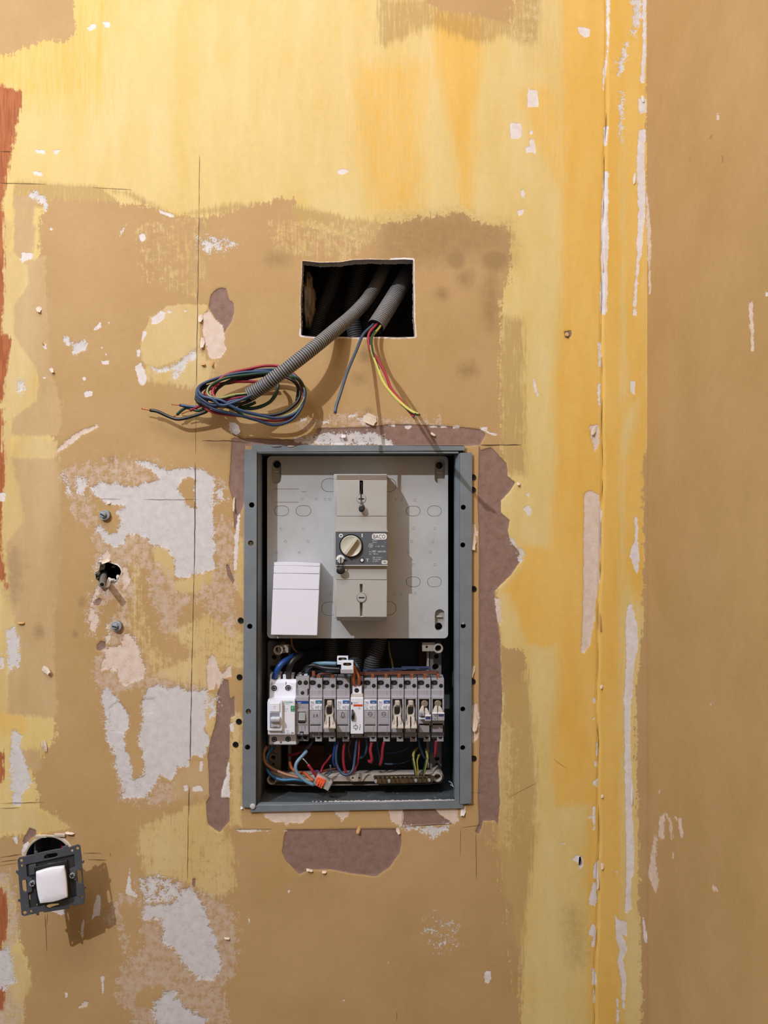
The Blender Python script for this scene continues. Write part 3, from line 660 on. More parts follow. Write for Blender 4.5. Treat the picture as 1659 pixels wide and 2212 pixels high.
XR = 1397.0   # pixel column of the inside corner
def crack_x(Y): return 1309.0-0.0102*Y+3*np.sin(Y/130.0)+1.2*np.sin(Y/31.0)
def build_wall_back():
    G = 3.0
    xs = np.linspace(-140, XR, int((XR+140)/G)+1); ys = np.arange(-120, 2333, G)
    nx, ny = len(xs), len(ys); X, Y = np.meshgrid(xs, ys); X = X.ravel(); Y = Y.ravel()
    keep = np.ones((ny-1)*(nx-1), bool)
    ii, jj = np.meshgrid(np.arange(nx-1), np.arange(ny-1)); ii = ii.ravel(); jj = jj.ravel()
    cx = (xs[ii]+xs[ii+1])/2; cy = (ys[jj]+ys[jj+1])/2
    v00 = jj*nx+ii
    rim = np.full(X.shape, -30.0)
    for hn, poly in HOLES.items():
        poly = np.array(poly); x0, y0 = poly.min(0)-12; x1, y1 = poly.max(0)+12
        idx = np.nonzero((cx > x0) & (cx < x1) & (cy > y0) & (cy < y1))[0]
        s = sdf(poly, cx[idx], cy[idx]); dead = idx[s > 0]; keep[dead] = False
        vi = np.unique(np.concatenate([v00[dead], v00[dead]+1, v00[dead]+nx, v00[dead]+nx+1]))
        alive_cells = idx[s <= 0]
        va = np.unique(np.concatenate([v00[alive_cells], v00[alive_cells]+1, v00[alive_cells]+nx, v00[alive_cells]+nx+1]))
        bv = np.intersect1d(vi, va)
        # snap the border vertices onto the outline
        for k in bv:
            best = None
            for q in range(len(poly)):
                ax, ay = poly[q]; bx, by = poly[(q+1) % len(poly)]
                ex, ey = bx-ax, by-ay; t = max(0, min(1, ((X[k]-ax)*ex+(Y[k]-ay)*ey)/(ex*ex+ey*ey+1e-9)))
                px_, py_ = ax+t*ex, ay+t*ey; dd = (X[k]-px_)**2+(Y[k]-py_)**2
                if best is None or dd < best[0]: best = (dd, px_, py_)
            X[k], Y[k] = best[1], best[2]
        if hn in ('conduit', 'ragged', 'switch'):
            idv = np.nonzero((X > x0) & (X < x1) & (Y > y0) & (Y < y1))[0]
            sv = sdf(poly, X[idv], Y[idv])
            cxm, cym = poly.mean(0)
            side = np.where((X[idv] > cxm+.55*(poly[:,0].max()-cxm)) | (Y[idv] > cym+.8*(poly[:,1].max()-cym)), 1.0, 0.15)
            wdt = 3.6 if hn == 'conduit' else 3.0
            rim[idv] = np.maximum(rim[idv], sv+wdt*side)
    s0 = D/F
    f = fields(X, Y)
    depth = .0009*smooth01((f['MV']+1)/2)+.0004*smooth01((f['PK']+1)/2)+.0004*smooth01((f['WH']+1)/3)
    cr = crack_x(Y); depth = depth-.0016*smooth01((X-cr)/3.0)+.0022*np.exp(-((X-cr)/1.8)**2)
    depth += .0006*np.sin(X/210.+1)*np.cos(Y/260.)
    co = np.stack([(X-CX)*s0, depth, Z0+(CY-Y)*s0], 1)
    quads = np.stack([v00, v00+nx, v00+nx+1, v00+1], 1)[keep]
    # reveals: thickness of the board at every hole edge
    e = np.concatenate([quads[:, [0,1]], quads[:, [1,2]], quads[:, [2,3]], quads[:, [3,0]]])
    es = np.sort(e, 1); key = es[:,0].astype(np.int64)*len(co)+es[:,1]
    u, inv, cnt = np.unique(key, return_inverse=True, return_counts=True)
    be = e[cnt[inv] == 1]
    inside = lambda k: (X[k] > xs[0]+1) & (X[k] < XR-1) & (Y[k] > ys[0]+1) & (Y[k] < ys[-1]-1)
    be = be[inside(be[:,0]) & inside(be[:,1])]
    bvs = np.unique(be); mp = {int(k): len(co)+i for i, k in enumerate(bvs)}
    jitter = RNG.normal(0, .0004, (len(bvs), 3)); jitter[:,1] = 0
    co2 = co[bvs]+jitter; co2[:,1] = .018
    rq = np.array([(a, mp[int(a)], mp[int(b_)], b_) for a, b_ in be])[:, ::-1]
    allq = np.concatenate([quads, rq]); co = np.concatenate([co, co2])
    mi = np.concatenate([np.zeros(len(quads)), np.ones(len(rq))])
    me = build_grid_mesh('wall_back', co, allq, [M_WALL, M_BOARD], mi)
    X = np.concatenate([X, X[bvs]]); Y = np.concatenate([Y, Y[bvs]]); rim = np.concatenate([rim, rim[bvs]])
    for l in f: f[l] = np.concatenate([f[l], f[l][bvs]])
    f['RIM'] = rim
    for l in LAYERS:
        a = me.attributes.new('f_'+l, 'FLOAT', 'POINT'); a.data.foreach_set('value', f[l].astype(np.float32))
    o = bpy.data.objects.new('wall_back', me); COL.objects.link(o); o['kind'] = 'structure'; WL[o.name] = Vector((0,0,0))
    return o
def const_fields(me, **kw):
    n = len(me.vertices)
    for l in LAYERS:
        a = me.attributes.new('f_'+l, 'FLOAT', 'POINT'); a.data.foreach_set('value', np.full(n, float(kw.get(l, -30)), np.float32))
WALL = build_wall_back()
ZF, ZC, XL, YF = 0.0, 3.15, -2.3, -3.4
XCOR = (XR-CX)*D/F
def extension():
    a = W(-140, -120); b_ = W(XR, 2331)
    y2 = ys_end = W(0, -120+3.0*int((2333+120)/3.0-1e-9)).z
    v = [(XL,0,ZF),(XCOR,0,ZF),(XCOR,0,y2),(XL,0,y2),(XL,0,a.z),(XCOR,0,a.z),(XCOR,0,ZC),(XL,0,ZC),(a.x,0,y2),(a.x,0,a.z)]
    f = [(0,1,2,8,3),(4,9,5,6,7),(3,8,9,4)]
    o = mesh_obj('wall_back_beyond', v, f, M_WALL, WALL); const_fields(o.data, OC=-30, YP=-30)
    o.name = 'plain_paint'; return o
extension()
def build_wall_right():
    ds = np.concatenate([np.arange(0, .42, .0022), [.42]]); ys = np.arange(-500, 2800, 5.0)
    s0 = D/F
    Dm, Ym = np.meshgrid(ds, ys); Dm = Dm.ravel(); Ym = Ym.ravel()   # Ym in wall-plane pixels = real height
    zz = (CY-Ym)*s0
    px = CX+XCOR*F/(D-Dm); py = CY-zz*F/(D-Dm)
    nx, ny = len(ds), len(ys)
    ii, jj = np.meshgrid(np.arange(nx-1), np.arange(ny-1)); v00 = (jj*nx+ii).ravel()
    quads = np.stack([v00, v00+nx, v00+nx+1, v00+1], 1)
    co = np.stack([np.full(Dm.shape, XCOR), -Dm, Z0+zz], 1)
    me = build_grid_mesh('wall_right', co, quads, [M_WALL])
    add_fields(me, px, py, None, True)
    o = bpy.data.objects.new('wall_right', me); COL.objects.link(o); o['kind'] = 'structure'; WL[o.name] = Vector((0,0,0))
    zt, zb = co[:,2].max(), co[:,2].min()
    v = [(XCOR,-.42,zb),(XCOR,YF,zb),(XCOR,YF,zt),(XCOR,-.42,zt),(XCOR,0,ZC),(XCOR,YF,ZC),(XCOR,0,zt),(XCOR,0,ZF),(XCOR,YF,ZF),(XCOR,0,zb)]
    o2 = mesh_obj('plain_paint', v, [(0,3,2,1),(6,4,5,2,3),(7,9,0,1,8)], M_WALL, o); const_fields(o2.data, OC=30)
build_wall_right()
def shell(name, v, m):
    o = mesh_obj(name, v, [(0,1,2,3)], m); o['kind'] = 'structure'
shell('wall_left', [(XL,0,ZF),(XL,YF,ZF),(XL,YF,ZC),(XL,0,ZC)], M_SHELL)
shell('wall_front', [(XL,YF,ZF),(XCOR,YF,ZF),(XCOR,YF,ZC),(XL,YF,ZC)], M_SHELL)
shell('ceiling', [(XL,.16,ZC),(XCOR,.16,ZC),(XCOR,YF,ZC),(XL,YF,ZC)], M_SHELL)
shell('floor', [(XL,.16,ZF),(XCOR,.16,ZF),(XCOR,YF,ZF),(XL,YF,ZF)], M_FLOORM)
M_VOID = mat('dusty_brick_void', srgb(92,80,68), .95, var=.3, scale=60, bump=.6)
shell('wall_rear', [(XL,.16,ZF),(XCOR,.16,ZF),(XCOR,.16,ZC),(XL,.16,ZC)], M_VOID)

# knife and pencil lines, cracks
def score(px_pts, w=1.3, d=-.0003):
    w *= .7
    P = []
    for (x0, y0), (x1, y1) in zip(px_pts, px_pts[1:]):
        n = max(1, int(math.hypot(x1-x0, y1-y0)/14))
        for k in range(n):
            t = k/n; P.append((x0+(x1-x0)*t+random.uniform(-.5,.5), y0+(y1-y0)*t+random.uniform(-.5,.5)))
    P.append(px_pts[-1])
    v, f = [], []
    for i, p in enumerate(P):
        a = P[max(0, i-1)]; b_ = P[min(len(P)-1, i+1)]
        dx, dy = b_[0]-a[0], b_[1]-a[1]; L = math.hypot(dx, dy)+1e-9
        ww = w*.5*random.uniform(.6, 1.15)*(0.35 if i in (0, len(P)-1) else 1)
        for s in (-1, 1): v.append(W(p[0]-dy/L*ww*s, p[1]+dx/L*ww*s, d))
        if i: b0 = 2*i; f.append((b0-2, b0-1, b0+1, b0))
    return mesh_obj('scored_line', v, f, M_DARKSCORE, WALL)
for pts, w in (([(431,335),(430,460)],1.2),([(430,460),(427,640),(424,835)],1.7),([(424,835),(422,985)],1.0),([(422,1000),(421,1120),(419,1240)],1.9),([(419,1240),(417,1330),(414,1440)],1.4),
               ([(414,1440),(410,1645)],2.0),([(409,1700),(407,1765)],1.8),([(406,1765),(405,1900)],1.2),
               ([(436,952),(500,952),(540,956)],2.0),([(1037,961),(1125,961)],2.4),([(1018,1713),(1036,1712)],2),([(1010,1738),(1033,1738)],1.4),
               ([(995,1789),(1040,1782)],1.2),([(996,1790),(994,1850)],1.2),([(1028,1800),(1029,1900)],1.3),
               ([(0,327),(28,328)],1.5),([(0,395),(60,397),(100,398)],1.2),([(200,405),(285,410)],.9),
               ([(0,1852),(45,1845)],1.6),([(0,1862),(42,1856)],1.2),([(180,1843),(218,1843)],1.8),([(188,1856),(230,1858)],1.6),([(0,1870),(40,1864)],1.2),
               ([(97,1975),(99,2010),(101,2055)],1.3),([(103,1972),(101,2000)],1.0),([(857,2187),(857,2203)],2.2),([(238,1843),(238,1850)],2),
               ([(310,1078),(345,1079),(430,1079)],1.0),([(205,1078),(260,1078)],.9),([(3,1735),(95,1733)],1.4),([(0,1746),(45,1744)],1),
               ([(1362,350),(1364,300)],1),([(1160,1690),(1100,1722)],.8),([(1196,1640),(1225,1660)],1),([(1375,430),(1372,520)],1.2)):
    score(pts, w)
for i in range(26):     # dark seam down the joint right of the box
    y0 = -20+i*88; L = random.choice((40, 60, 86))
    xs_ = [float(crack_x(np.array(float(y))))-1.0 for y in (y0, y0+L/2, y0+L)]
    if i > 2: score([(xs_[0], y0), (xs_[1], y0+L/2), (xs_[2], y0+L)], random.uniform(.8, 1.8))
for (x0_, y0_, x1_, y1_, n_) in ((1045,1060,1110,1240,14),(1042,1250,1075,1750,9),(470,1500,492,1760,6),(625,1800,850,1860,8),(700,925,1030,950,7),(503,985,524,1080,5),(468,640,500,690,5)):
    for _ in range(n_):
        x, y = random.uniform(x0_, x1_), random.uniform(y0_, y1_); a = random.uniform(-.5, .5); L = random.uniform(3, 11)
        score([(x, y), (x+L*math.cos(a), y+L*math.sin(a))], random.uniform(.8, 1.6))
score([(507,1792),(600,1790),(760,1788),(900,1786)], 1.2)
score([(860,1785),(920,1783),(975,1780)], 2.0)

# curled bits of paint and paper, each a piece of its own
M_PAPER = mat('torn_paper', srgb(214,196,176), .85, var=.15, scale=300)
M_PLAS = mat('plaster_chip', srgb(222,214,210), .9, var=.1, scale=300)
M_OCF = mat('ochre_paint_flake', srgb(190,148,92), .7, var=.15, scale=200)
def flake(px, py, w, h, rot=0, lift=.0022, m=None):
    n = 5; v, f = [], []; ca, sa = math.cos(rot), math.sin(rot)
    for i in range(n):
        t = i/(n-1)
        for s in (-1, 0, 1):
            ww = w*.5*(.45+.55*math.sin(math.pi*(.15+.75*t)))*random.uniform(.75, 1.15)
            x, y = s*ww, (t-.5)*h+random.uniform(-.06,.06)*h
            q = W(px+x*ca-y*sa, py+x*sa+y*ca, -.0003-lift*t*t-(.0004 if s == 0 else 0)); v.append(q)
    for i in range(n-1):
        for s in (0, 1):
            a = i*3+s; f.append((a, a+1, a+4, a+3))
    return mesh_obj('paint_flake', v, f, m or M_PAPER, WALL)
for a in ((84,668,13,12,.3,.003),(94,743,10,5,1.2,.003,M_OCF),(112,800,8,10,-.4,.003),(95,1612,26,12,1.3,.004),(438,786,11,5,0,.003,M_OCF),(458,785,9,10,.6,.004,M_OCF),
          (437,740,10,22,.1,.003),(433,688,10,16,.2,.003),(508,925,20,26,-.6,.004,M_PLAS),(800,906,34,22,.4,.003),(742,942,11,7,0,.003,M_PLAS),(235,1085,9,6,.4,.002),(99,1448,14,20,-.8,.004),
          (45,1345,16,5,0,.002,M_OCF),(1283,930,9,20,.4,.003),(1301,1865,8,26,0,.003),(1300,1480,7,16,.2,.003),(1302,1718,6,12,.3,.003),(1023,1170,12,34,0,.003),(1025,1560,14,40,0,.003),(1021,1450,9,26,.2,.003),
          (775,1792,9,18,.3,.004,M_OCF),(860,1795,8,16,-.3,.003),(668,1880,16,6,.2,.003),(700,1884,10,6,0,.003),(1000,1752,12,22,.2,.003,M_PLAS),(522,1745,6,6,0,.002,M_PLAS),(150,1800,20,6,.1,.003),(490,2027,14,5,.1,.003),
          (234,1258,10,22,.3,.004,M_PLAS),(228,1212,22,8,-.4,.003),(1120,1045,8,6,.2,.003),(1225,722,9,8,.2,.003,M_OCF),(935,938,14,5,.5,.002),
          (640,1040,0.1,0.1,0,0),(1400,1890,0.1,.1,0,0),(505,1090,5,30,.05,.003),(1372,365,8,60,.05,.002,M_PLAS),(1388,205,7,30,-.1,.002,M_PLAS),(1366,1700,7,80,.03,.002,M_PLAS),(1302,560,6,50,.0,.003),(1297,1330,6,60,.0,.003,M_OCF),(1292,1890,7,60,.02,.003)):
    if a[2] > 1: flake(*a)

# ================================================================ objects
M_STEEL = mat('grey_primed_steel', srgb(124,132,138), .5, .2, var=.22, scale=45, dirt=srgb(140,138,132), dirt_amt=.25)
M_STEELIN = mat('grey_primed_steel_shaded', srgb(70,75,78), .6, .1, var=.2, scale=30, dirt=srgb(120,116,108), dirt_amt=.3)  # same steel made darker, shade inside the cabinet put into the colour
M_GREYP = mat('dusty_grey_plastic', srgb(182,183,184), .55, var=.07, scale=60, dirt=srgb(150,140,128), dirt_amt=.35, dscale=22)
M_GREYB = mat('yellowed_grey_plastic', srgb(178,176,171), .5, var=.07, scale=80, dirt=srgb(150,138,118), dirt_amt=.35, dscale=40)
M_MODG = mat('module_grey_plastic', srgb(166,163,168), .45, var=.08, scale=120, dirt=srgb(130,122,112), dirt_amt=.4, dscale=160)
M_MODD = mat('module_darker_grey', srgb(130,132,140), .5, var=.1, scale=120)
M_MODW = mat('module_white_plastic', srgb(232,234,244), .35, var=.03, scale=80)
M_CARD = mat('clean_white_plastic', srgb(232,232,242), .4, var=.02, scale=60)
M_CREAM = mat('aged_cream_plastic', srgb(190,180,168), .5, var=.12, scale=200, dirt=srgb(130,100,76), dirt_amt=.5, dscale=220)
M_BLACK = mat('black_void', srgb(9,9,10), .8, var=.1)
M_BLKP = mat('black_plastic', srgb(26,26,28), .4, var=.2)
M_DKGREY = mat('anthracite_plastic', srgb(66,70,78), .45, var=.12, scale=150, dirt=srgb(105,105,105), dirt_amt=.3)
M_LABEL = mat('slate_label', srgb(88,92,98), .5, var=.05)
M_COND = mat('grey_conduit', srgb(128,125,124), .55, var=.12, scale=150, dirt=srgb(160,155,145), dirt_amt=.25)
M_CONDD = mat('conduit_groove_shade', srgb(34,33,34), .7, var=.1)  # shade in the grooves and bore painted as a near-black colour
M_COPPER = mat('copper', srgb(176,108,72), .4, .6, var=.15)
M_BRASS = mat('brass', srgb(120,98,72), .4, .7, var=.3, scale=300)
M_ZINC = mat('zinc_steel', srgb(168,176,182), .35, .35, var=.2, scale=400)
M_BSCREW = mat('black_screw', srgb(34,32,32), .45, .5, var=.3, scale=500)
M_LEAD = mat('lead_seal', srgb(78,78,76), .45, .6, var=.3, scale=300)
M_LEADB = mat('black_seal', srgb(30,29,30), .5, .1, var=.3, scale=300)
M_WHITEPR = mat('white_print', srgb(226,226,224), .6, var=.02)
M_BLUEPR = mat('blue_print', srgb(28,84,150), .5, var=.04)
M_TEALPR = mat('teal_print', srgb(40,110,140), .5, var=.04)
M_NAVYPR = mat('navy_print', srgb(34,54,104), .5, var=.04)
M_GREENPR = mat('green_print', srgb(22,140,90), .5, var=.04)
M_ORPR = mat('orange_print', srgb(206,78,36), .5, var=.04)
M_BLKPR = mat('black_print', srgb(34,34,38), .6, var=.02)
M_GREYPR = mat('grey_print', srgb(120,120,124), .6, var=.02)
M_INS = mat('mineral_wool', srgb(118,104,84), .95, var=.35, scale=300, bump=1.0)
M_CONDK = mat('shaded_conduit', srgb(74,74,77), .6, var=.12, scale=150)  # shaded copy of the grey conduit, for runs deep in cabinet and hole
M_WOOD = mat('reddish_board', srgb(84,48,36), .8, var=.2, scale=80)
WIRE = {}
for n_, c_ in dict(black=(22,21,23), blue=(42,62,94), brightblue=(38,100,142), paleblue=(108,142,164), red=(150,38,54), brown=(112,62,44), orange=(176,88,46), tan=(150,98,66),
                   yellow=(186,176,86), green=(30,62,42), slate=(60,78,98), purple=(90,60,110), royal=(28,72,142)).items():
    WIRE[n_] = mat(n_+'_insulation', srgb(*c_), .4, var=.08, scale=200)

def text(name, s, px, py, h, m, d, parent, align='LEFT', rot=0.0, th=.00015, squeeze=1.0, local=None):
    """h = cap height in pixels at depth d; px, py = lower left (or centre) of the text"""
    cu = bpy.data.curves.new('tmp', 'FONT'); cu.body = s; cu.size = 1.0; cu.align_x = align; cu.extrude = 0; cu.resolution_u = 2
    tmp = bpy.data.objects.new('tmp', cu); me = bpy.data.meshes.new_from_object(tmp)
    bpy.data.objects.remove(tmp); bpy.data.curves.remove(cu)
    sc = h*(D+d)/F/0.70
    base = wl(parent); o0 = W(px, py, d)
    ca, sa = math.cos(rot), math.sin(rot)
    for v in me.vertices:
        x, z = v.co.x*sc*squeeze, v.co.y*sc
        if local: v.co = (local[0]+x, local[1], local[2]+z)
        else: v.co = (o0.x+x*ca-z*sa-base.x, d-th-base.y, o0.z+x*sa+z*ca-base.z)
    me.name = name; me.materials.clear(); me.materials.append(m)
    o = bpy.data.objects.new(name, me); COL.objects.link(o); o.parent = parent; WL[o.name] = base
    return o
def disc(name, px, py, r, d, m, parent, th=.0012, bev=.0002):
    c = W(px, py, d); R_ = r*(D+d)/F
    return lathe(name, c.x, c.z, [(0, d-th), (max(R_-bev, R_*.6), d-th), (R_, d-th+bev), (R_, d)], m, parent, n=20)
def ring(name, px, py, ro, ri, d0, d1, m, parent, n=24, local=False):
    c = W(px, py, d0); s = (D+d0)/F
    return lathe(name, c.x, c.z, [(ri*s, d1), (ri*s, d0+.0003), (ri*s+.0002, d0), (ro*s-.0003, d0), (ro*s, d0+.0003), (ro*s, d1)], m, parent, n=n)
def wire(name, label, pts, color, r=.0017, group=None, cat='wire', stripe=None, tips=(), tip_m=None):
    """pts: (px, py, depth) ; one thing of its own"""
    P = [W(*p) for p in pts]
    base = P[0]
    o = thing(name, label, cat, tuple(base), group)
    S = resample(catmull(P), .0025)
    sweep('insulation', S, r, WIRE[color], o, n=9, stripe=stripe)
    for tp in tips:
        Q = [W(*p) for p in tp]
        sweep('bare_copper_end', resample(catmull(Q), .002), r*.42, tip_m or M_COPPER, o, n=7)
    return o

# ---------------------------------------------------------------- recessed steel cabinet
CAB = thing('recessed_cabinet', 'grey steel cabinet let into the yellow wall, open front with screw holes down both edges', 'cabinet', tuple(W(772, 1745, 0)))
DB = .135
def wallpanel(name, pts, m=M_STEELIN, th=None):
    return mesh_obj(name, pts, [tuple(range(len(pts)))], m, CAB)
xl, xr, zt, zb = W(557,0).x, W(990,0).x, W(0,980).z, W(0,1742).z
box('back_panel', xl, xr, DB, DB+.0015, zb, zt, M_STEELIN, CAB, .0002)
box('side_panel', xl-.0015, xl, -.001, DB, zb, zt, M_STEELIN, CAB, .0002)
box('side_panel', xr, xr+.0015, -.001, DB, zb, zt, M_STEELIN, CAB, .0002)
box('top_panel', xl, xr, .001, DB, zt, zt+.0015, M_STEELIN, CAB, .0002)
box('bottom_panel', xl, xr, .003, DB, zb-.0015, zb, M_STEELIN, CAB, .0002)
LH = [(545,1091),(543,1173),(541,1352),(538,1535),(536,1612)]; RH = [(1000,1096),(999,1177),(1000,1351),(999,1530),(999,1613)]
plate('flange', [pp([(530,971),(556,972),(554,1742),(525,1741)])]+[pcirc(x, y, 5.5) for x, y in LH], -.0045, .0018, M_STEEL, CAB, .0003)
plate('flange', [pp([(993,979),(1019,978),(1018,1733),(992,1735)])]+[pcirc(x, y, 5.2) for x, y in RH], -.0045, .0018, M_STEEL, CAB, .0003)
plate('flange', [pp([(545,961),(1004,964),(1003,974),(556,977),(545,974)])], -.004, .0016, M_STEEL, CAB, .0003)
plate('flange', [pp([(545,1738),(1000,1727),(1000,1744),(560,1752),(541,1753)])], -.0035, .0016, M_STEEL, CAB, .0003)
for (a, b_) in (((553,972),(551,1742)), ((993,979),(992,1735))):       # folded inner lip of the flanges
    p, q = W(*a, -.004), W(*b_, -.004); w_ = .003 if a[0] < 700 else -.0045
    mesh_obj('folded_edge', [p, p+Vector((w_,.010,0)), q+Vector((w_,.010,0)), q, p+Vector((w_,.03,0)), q+Vector((w_,.03,0))], [(0,3,2,1),(1,2,5,4)], M_STEEL, CAB)
box('folded_edge', xl, xr, -.003, .02, W(0,978).z-.001, W(0,976).z, M_STEEL, CAB, .0003)
box('folded_edge', xl, xr, -.003, .006, W(0,1741).z, W(0,1736).z, M_STEEL, CAB, .0005)
for k, (x, y) in enumerate(LH+RH):
    pv = k in (1, 3)
    lathe('hole_lining', W(x,y).x, W(x,y).z, [(.0031, -.0045), (.0031, .002), (0, .002)], M_BLACK, CAB, n=16)
    if pv:
        c = W(x, y)
        lathe('screw', c.x, c.z, [(0,-.0038),(.0014,-.0038),(.0017,-.003),(.0026,-.0036),(.0029,-.003),(.0029,0)], M_BRASS, CAB, n=16)
pbox('screw', 998, 1345, 1003, 1349, -.0052, -.0045, M_ZINC, CAB)
lathe('corner_rivet', W(547,1739).x, W(547,1739).z, [(0,-.006),(.003,-.0055),(.0036,-.0045),(.0036,-.003)], mat('white_filler_blob', srgb(196,196,196), .8), CAB, n=14)
# crumpled filler around the top edge of the cabinet
for (x, y, w_, h_) in ((628,964,17,4),(597,964,24,5)):
    c = W(x, y, -.004)
    bm = bmesh.new(); bmesh.ops.create_icosphere(bm, subdivisions=2, radius=1)
    for v in bm.verts: v.co = Vector((c.x+v.co.x*w_*.5/1700, c.y+v.co.y*.0015, c.z+v.co.z*h_*.5/1700))*1.0
    from_bm('filler_lump', bm, M_PLAS if x > 600 else M_STEEL, CAB, smooth=True)
for (x0, y0, x1, y1) in ((973,1695,990,1712),(980,1702,1000,1730),(970,1688,978,1698)):
    c0, c1 = W(x0, y0, .03), W(x1, y1, .004)
    sweep('weld_bead', resample(catmull([c0, (c0+c1)/2+Vector((.001,0,.001)), c1]), .002), .0008, M_ZINC, CAB, n=6)
# dust and bits on the cabinet floor
bits = []
for i in range(34):
    x = random.uniform(xl+.01, xr-.01); y = random.uniform(.004, .05); r = random.uniform(.0004, .0015); a = random.uniform(0, 6)
    bits.append([Vector((x+r*math.cos(a+t)*random.uniform(.6,1.6), y+r*math.sin(a+t), zb+.0003)) for t in (0, 1.6, 3.1, 4.7)])
join_faces('plaster_crumbs', bits, mat('grey_crumbs', srgb(150,148,144), .9), CAB, 'stuff')

# ---------------------------------------------------------------- grey plastic chassis behind the modules
CH = thing('module_chassis', 'off-white plastic chassis with round bosses at its corners inside the cabinet', 'mounting frame', tuple(W(770, 1690, .06)))
M_CHAS = mat('chassis_plastic', srgb(176,166,156), .55, var=.1, scale=90, dirt=srgb(96,86,78), dirt_amt=.4, dscale=50)
M_CHASD = mat('chassis_plastic_dark', srgb(120,114,108), .6, var=.15, scale=90)
dC = .040
def W3(px, py, d): return W(px, py, d)
# bottom bar with boss holes
plate('bottom_bar', [pp([(588,1674),(640,1676),(940,1673),(948,1668),(956,1672),(959,1680),(955,1689),(945,1692),(930,1694),(800,1697),(640,1698),(605,1697),(590,1696),(579,1690),(577,1683),(580,1677)], dC),
      pcirc(587,1685,7.5,dC), pcirc(945,1679,7.5,dC), pcirc(762,1681,2.6,dC,8), pcirc(776,1681,2.6,dC,8)], dC, .02, M_CHAS, CH, .0006)
plate('bracket', [pp([(735,1672),(800,1670),(790,1677),(783,1688),(757,1689),(750,1684)], dC-.002), pcirc(762,1681,2.2,dC-.002,8), pcirc(776,1681,2.2,dC-.002,8)], dC-.002, .002, M_CHAS, CH, .0003)
for (x, y) in ((587,1685),(945,1679)):
    ring('boss', x, y, 10.5, 7.2, dC-.003, dC+.02, M_CHAS, CH)
for (x, y) in ((601,1404.5),(947,1401)):
    ring('boss', x, y, 10.3, 7.0, dC-.004, dC+.03, M_CHAS, CH)
    disc('boss_bottom', x, y, 7, dC+.02, M_BLACK, CH, th=.001)
plate('tab', [pp([(599,1394),(623,1392),(623,1410),(600,1412)], dC+.002), pcirc(613.5,1401,2.4,dC+.002,10)], dC+.002, .004, M_CHAS, CH, .0003)
plate('tab', [pp([(912,1388),(940,1388),(938,1407),(912,1407)], dC+.002), pcirc(922,1398,2.6,dC+.002,10)], dC+.002, .004, M_CHAS, CH, .0003)
dR = .068
def rail(x0, x1, holes):
    plate('side_rail', [prrect(x0, 1386, x1, 1692, 3, dR)]+[pcirc(hx, hy, hr, dR, 14) for hx, hy, hr in holes], dR, .012, M_CHASD, CH, .0005)
rail(578, 606, [(592,1420,5),(590,1445,7),(590,1466,7),(590,1617,3.5),(590,1635,5.5),(590,1652,3),(592,1667,3)])
rail(928, 954, [(943,1418,5),(941,1441,7),(941,1455,6),(944,1640,5),(943,1652,3)])
for (x, y, r) in ((590,1637,9),(590,1617,6)): ring('stud', x, y, r, r*.55, dR-.004, dR, M_CHASD, CH)
pbox('cross_rail', 606, 1500, 930, 1560, .062, .07, M_ZINC, CH)
pbox('rail_rib', 622, 1392, 628, 1680, .07, .08, M_CHASD, CH); pbox('rail_rib', 922, 1400, 927, 1660, .066, .08, M_CHAS, CH)
ring('lug', 655, 1683, 0.1, 0.05, dC, dC+.001, M_CHAS, CH) if False else None
# earth bar
EB = plate('earth_bar', [pp([(807,1678),(920,1676),(938,1678),(934,1690),(812,1693)], dC-.006)], dC-.008, .009, M_BRASS, CH, .0004)
for k in range(13):
    x = 812+k*9.6
    if k == 6: continue
    c = W(x, 1687.0-k*.25, dC-.008)
    lathe('screw', c.x, c.z, [(0, dC-.0125), (.0014, dC-.0125), (.0019, dC-.0115), (.0021, dC-.008)], M_BRASS if k % 3 else M_ZINC, EB, n=10)
for k in range(13):
    x = 812+k*9.6; pbox('wire_entry', x-2.6, 1678.6, x+2.6, 1681.4, dC-.0088, dC-.0079, M_BLACK, EB, 0)

pbox('timber_strip', 905, 1385, 921, 1450, .09, .10, M_WOOD, None, origin=W(912,1450,.1))
tag(bpy.data.objects['timber_strip'], 'reddish-brown strip of board behind the chassis at the upper right of the modules', 'board')
pbox('timber_strip', 622, 1610, 700, 1660, .10, .11, M_WOOD, None, origin=W(650,1660,.1))
tag(bpy.data.objects['timber_strip.001'], 'reddish-brown board piece behind the wires below the white circuit breaker', 'board')
pbox('flat_plate', 838, 1383, 905, 1446, .11, .112, mat('dark_blue_plate', srgb(40,52,66), .6), None, origin=W(870,1446,.11))
tag(bpy.data.objects['flat_plate'], 'dark blue flat plate deep in the cabinet behind the comb busbar', 'plate')

# ---------------------------------------------------------------- cover plate
dP = .030
CP = thing('cover_plate', 'grey dusty plastic plate with slotted corners filling the upper half of the cabinet', 'cover plate', tuple(W(772, 1378, dP)))
outline = prrect(577, 985, 968, 1379, 9, dP)
loops = [outline]
slots = [(597,1019,10.5,26),(950,1018,11,27),(950,1340,10.5,24)]
for (x, y, hw, hh) in slots: loops.append(pstad(x, y, hw, hh, dP))
KO = [(608,1103.5,16,11),(655.5,1103.5,16.5,11.5),(892.5,1104,15.5,11),(938.5,1104,15.5,11.5),(892.5,1257,15.5,11),(938.5,1257,15.5,11),
      (712,1048,18,14.5),(838,1048,18,14.5),(712,1315,18,15),(838,1314,18,15)]
for (x, y, hw, hh) in KO:
    loops.append(pstad(x, y, hw, hh, dP)); loops.append(pstad(x, y, hw-.75, hh-.75, dP))
plate('front_face', loops, dP, .0014, M_GREYP, CP, .0001)
back = [prrect(578, 986, 967, 1378, 9, dP)]+[pcirc(597,1003,7.6,dP), pcirc(949.5,1005,7.4,dP), pcirc(948,1354,7.6,dP)]
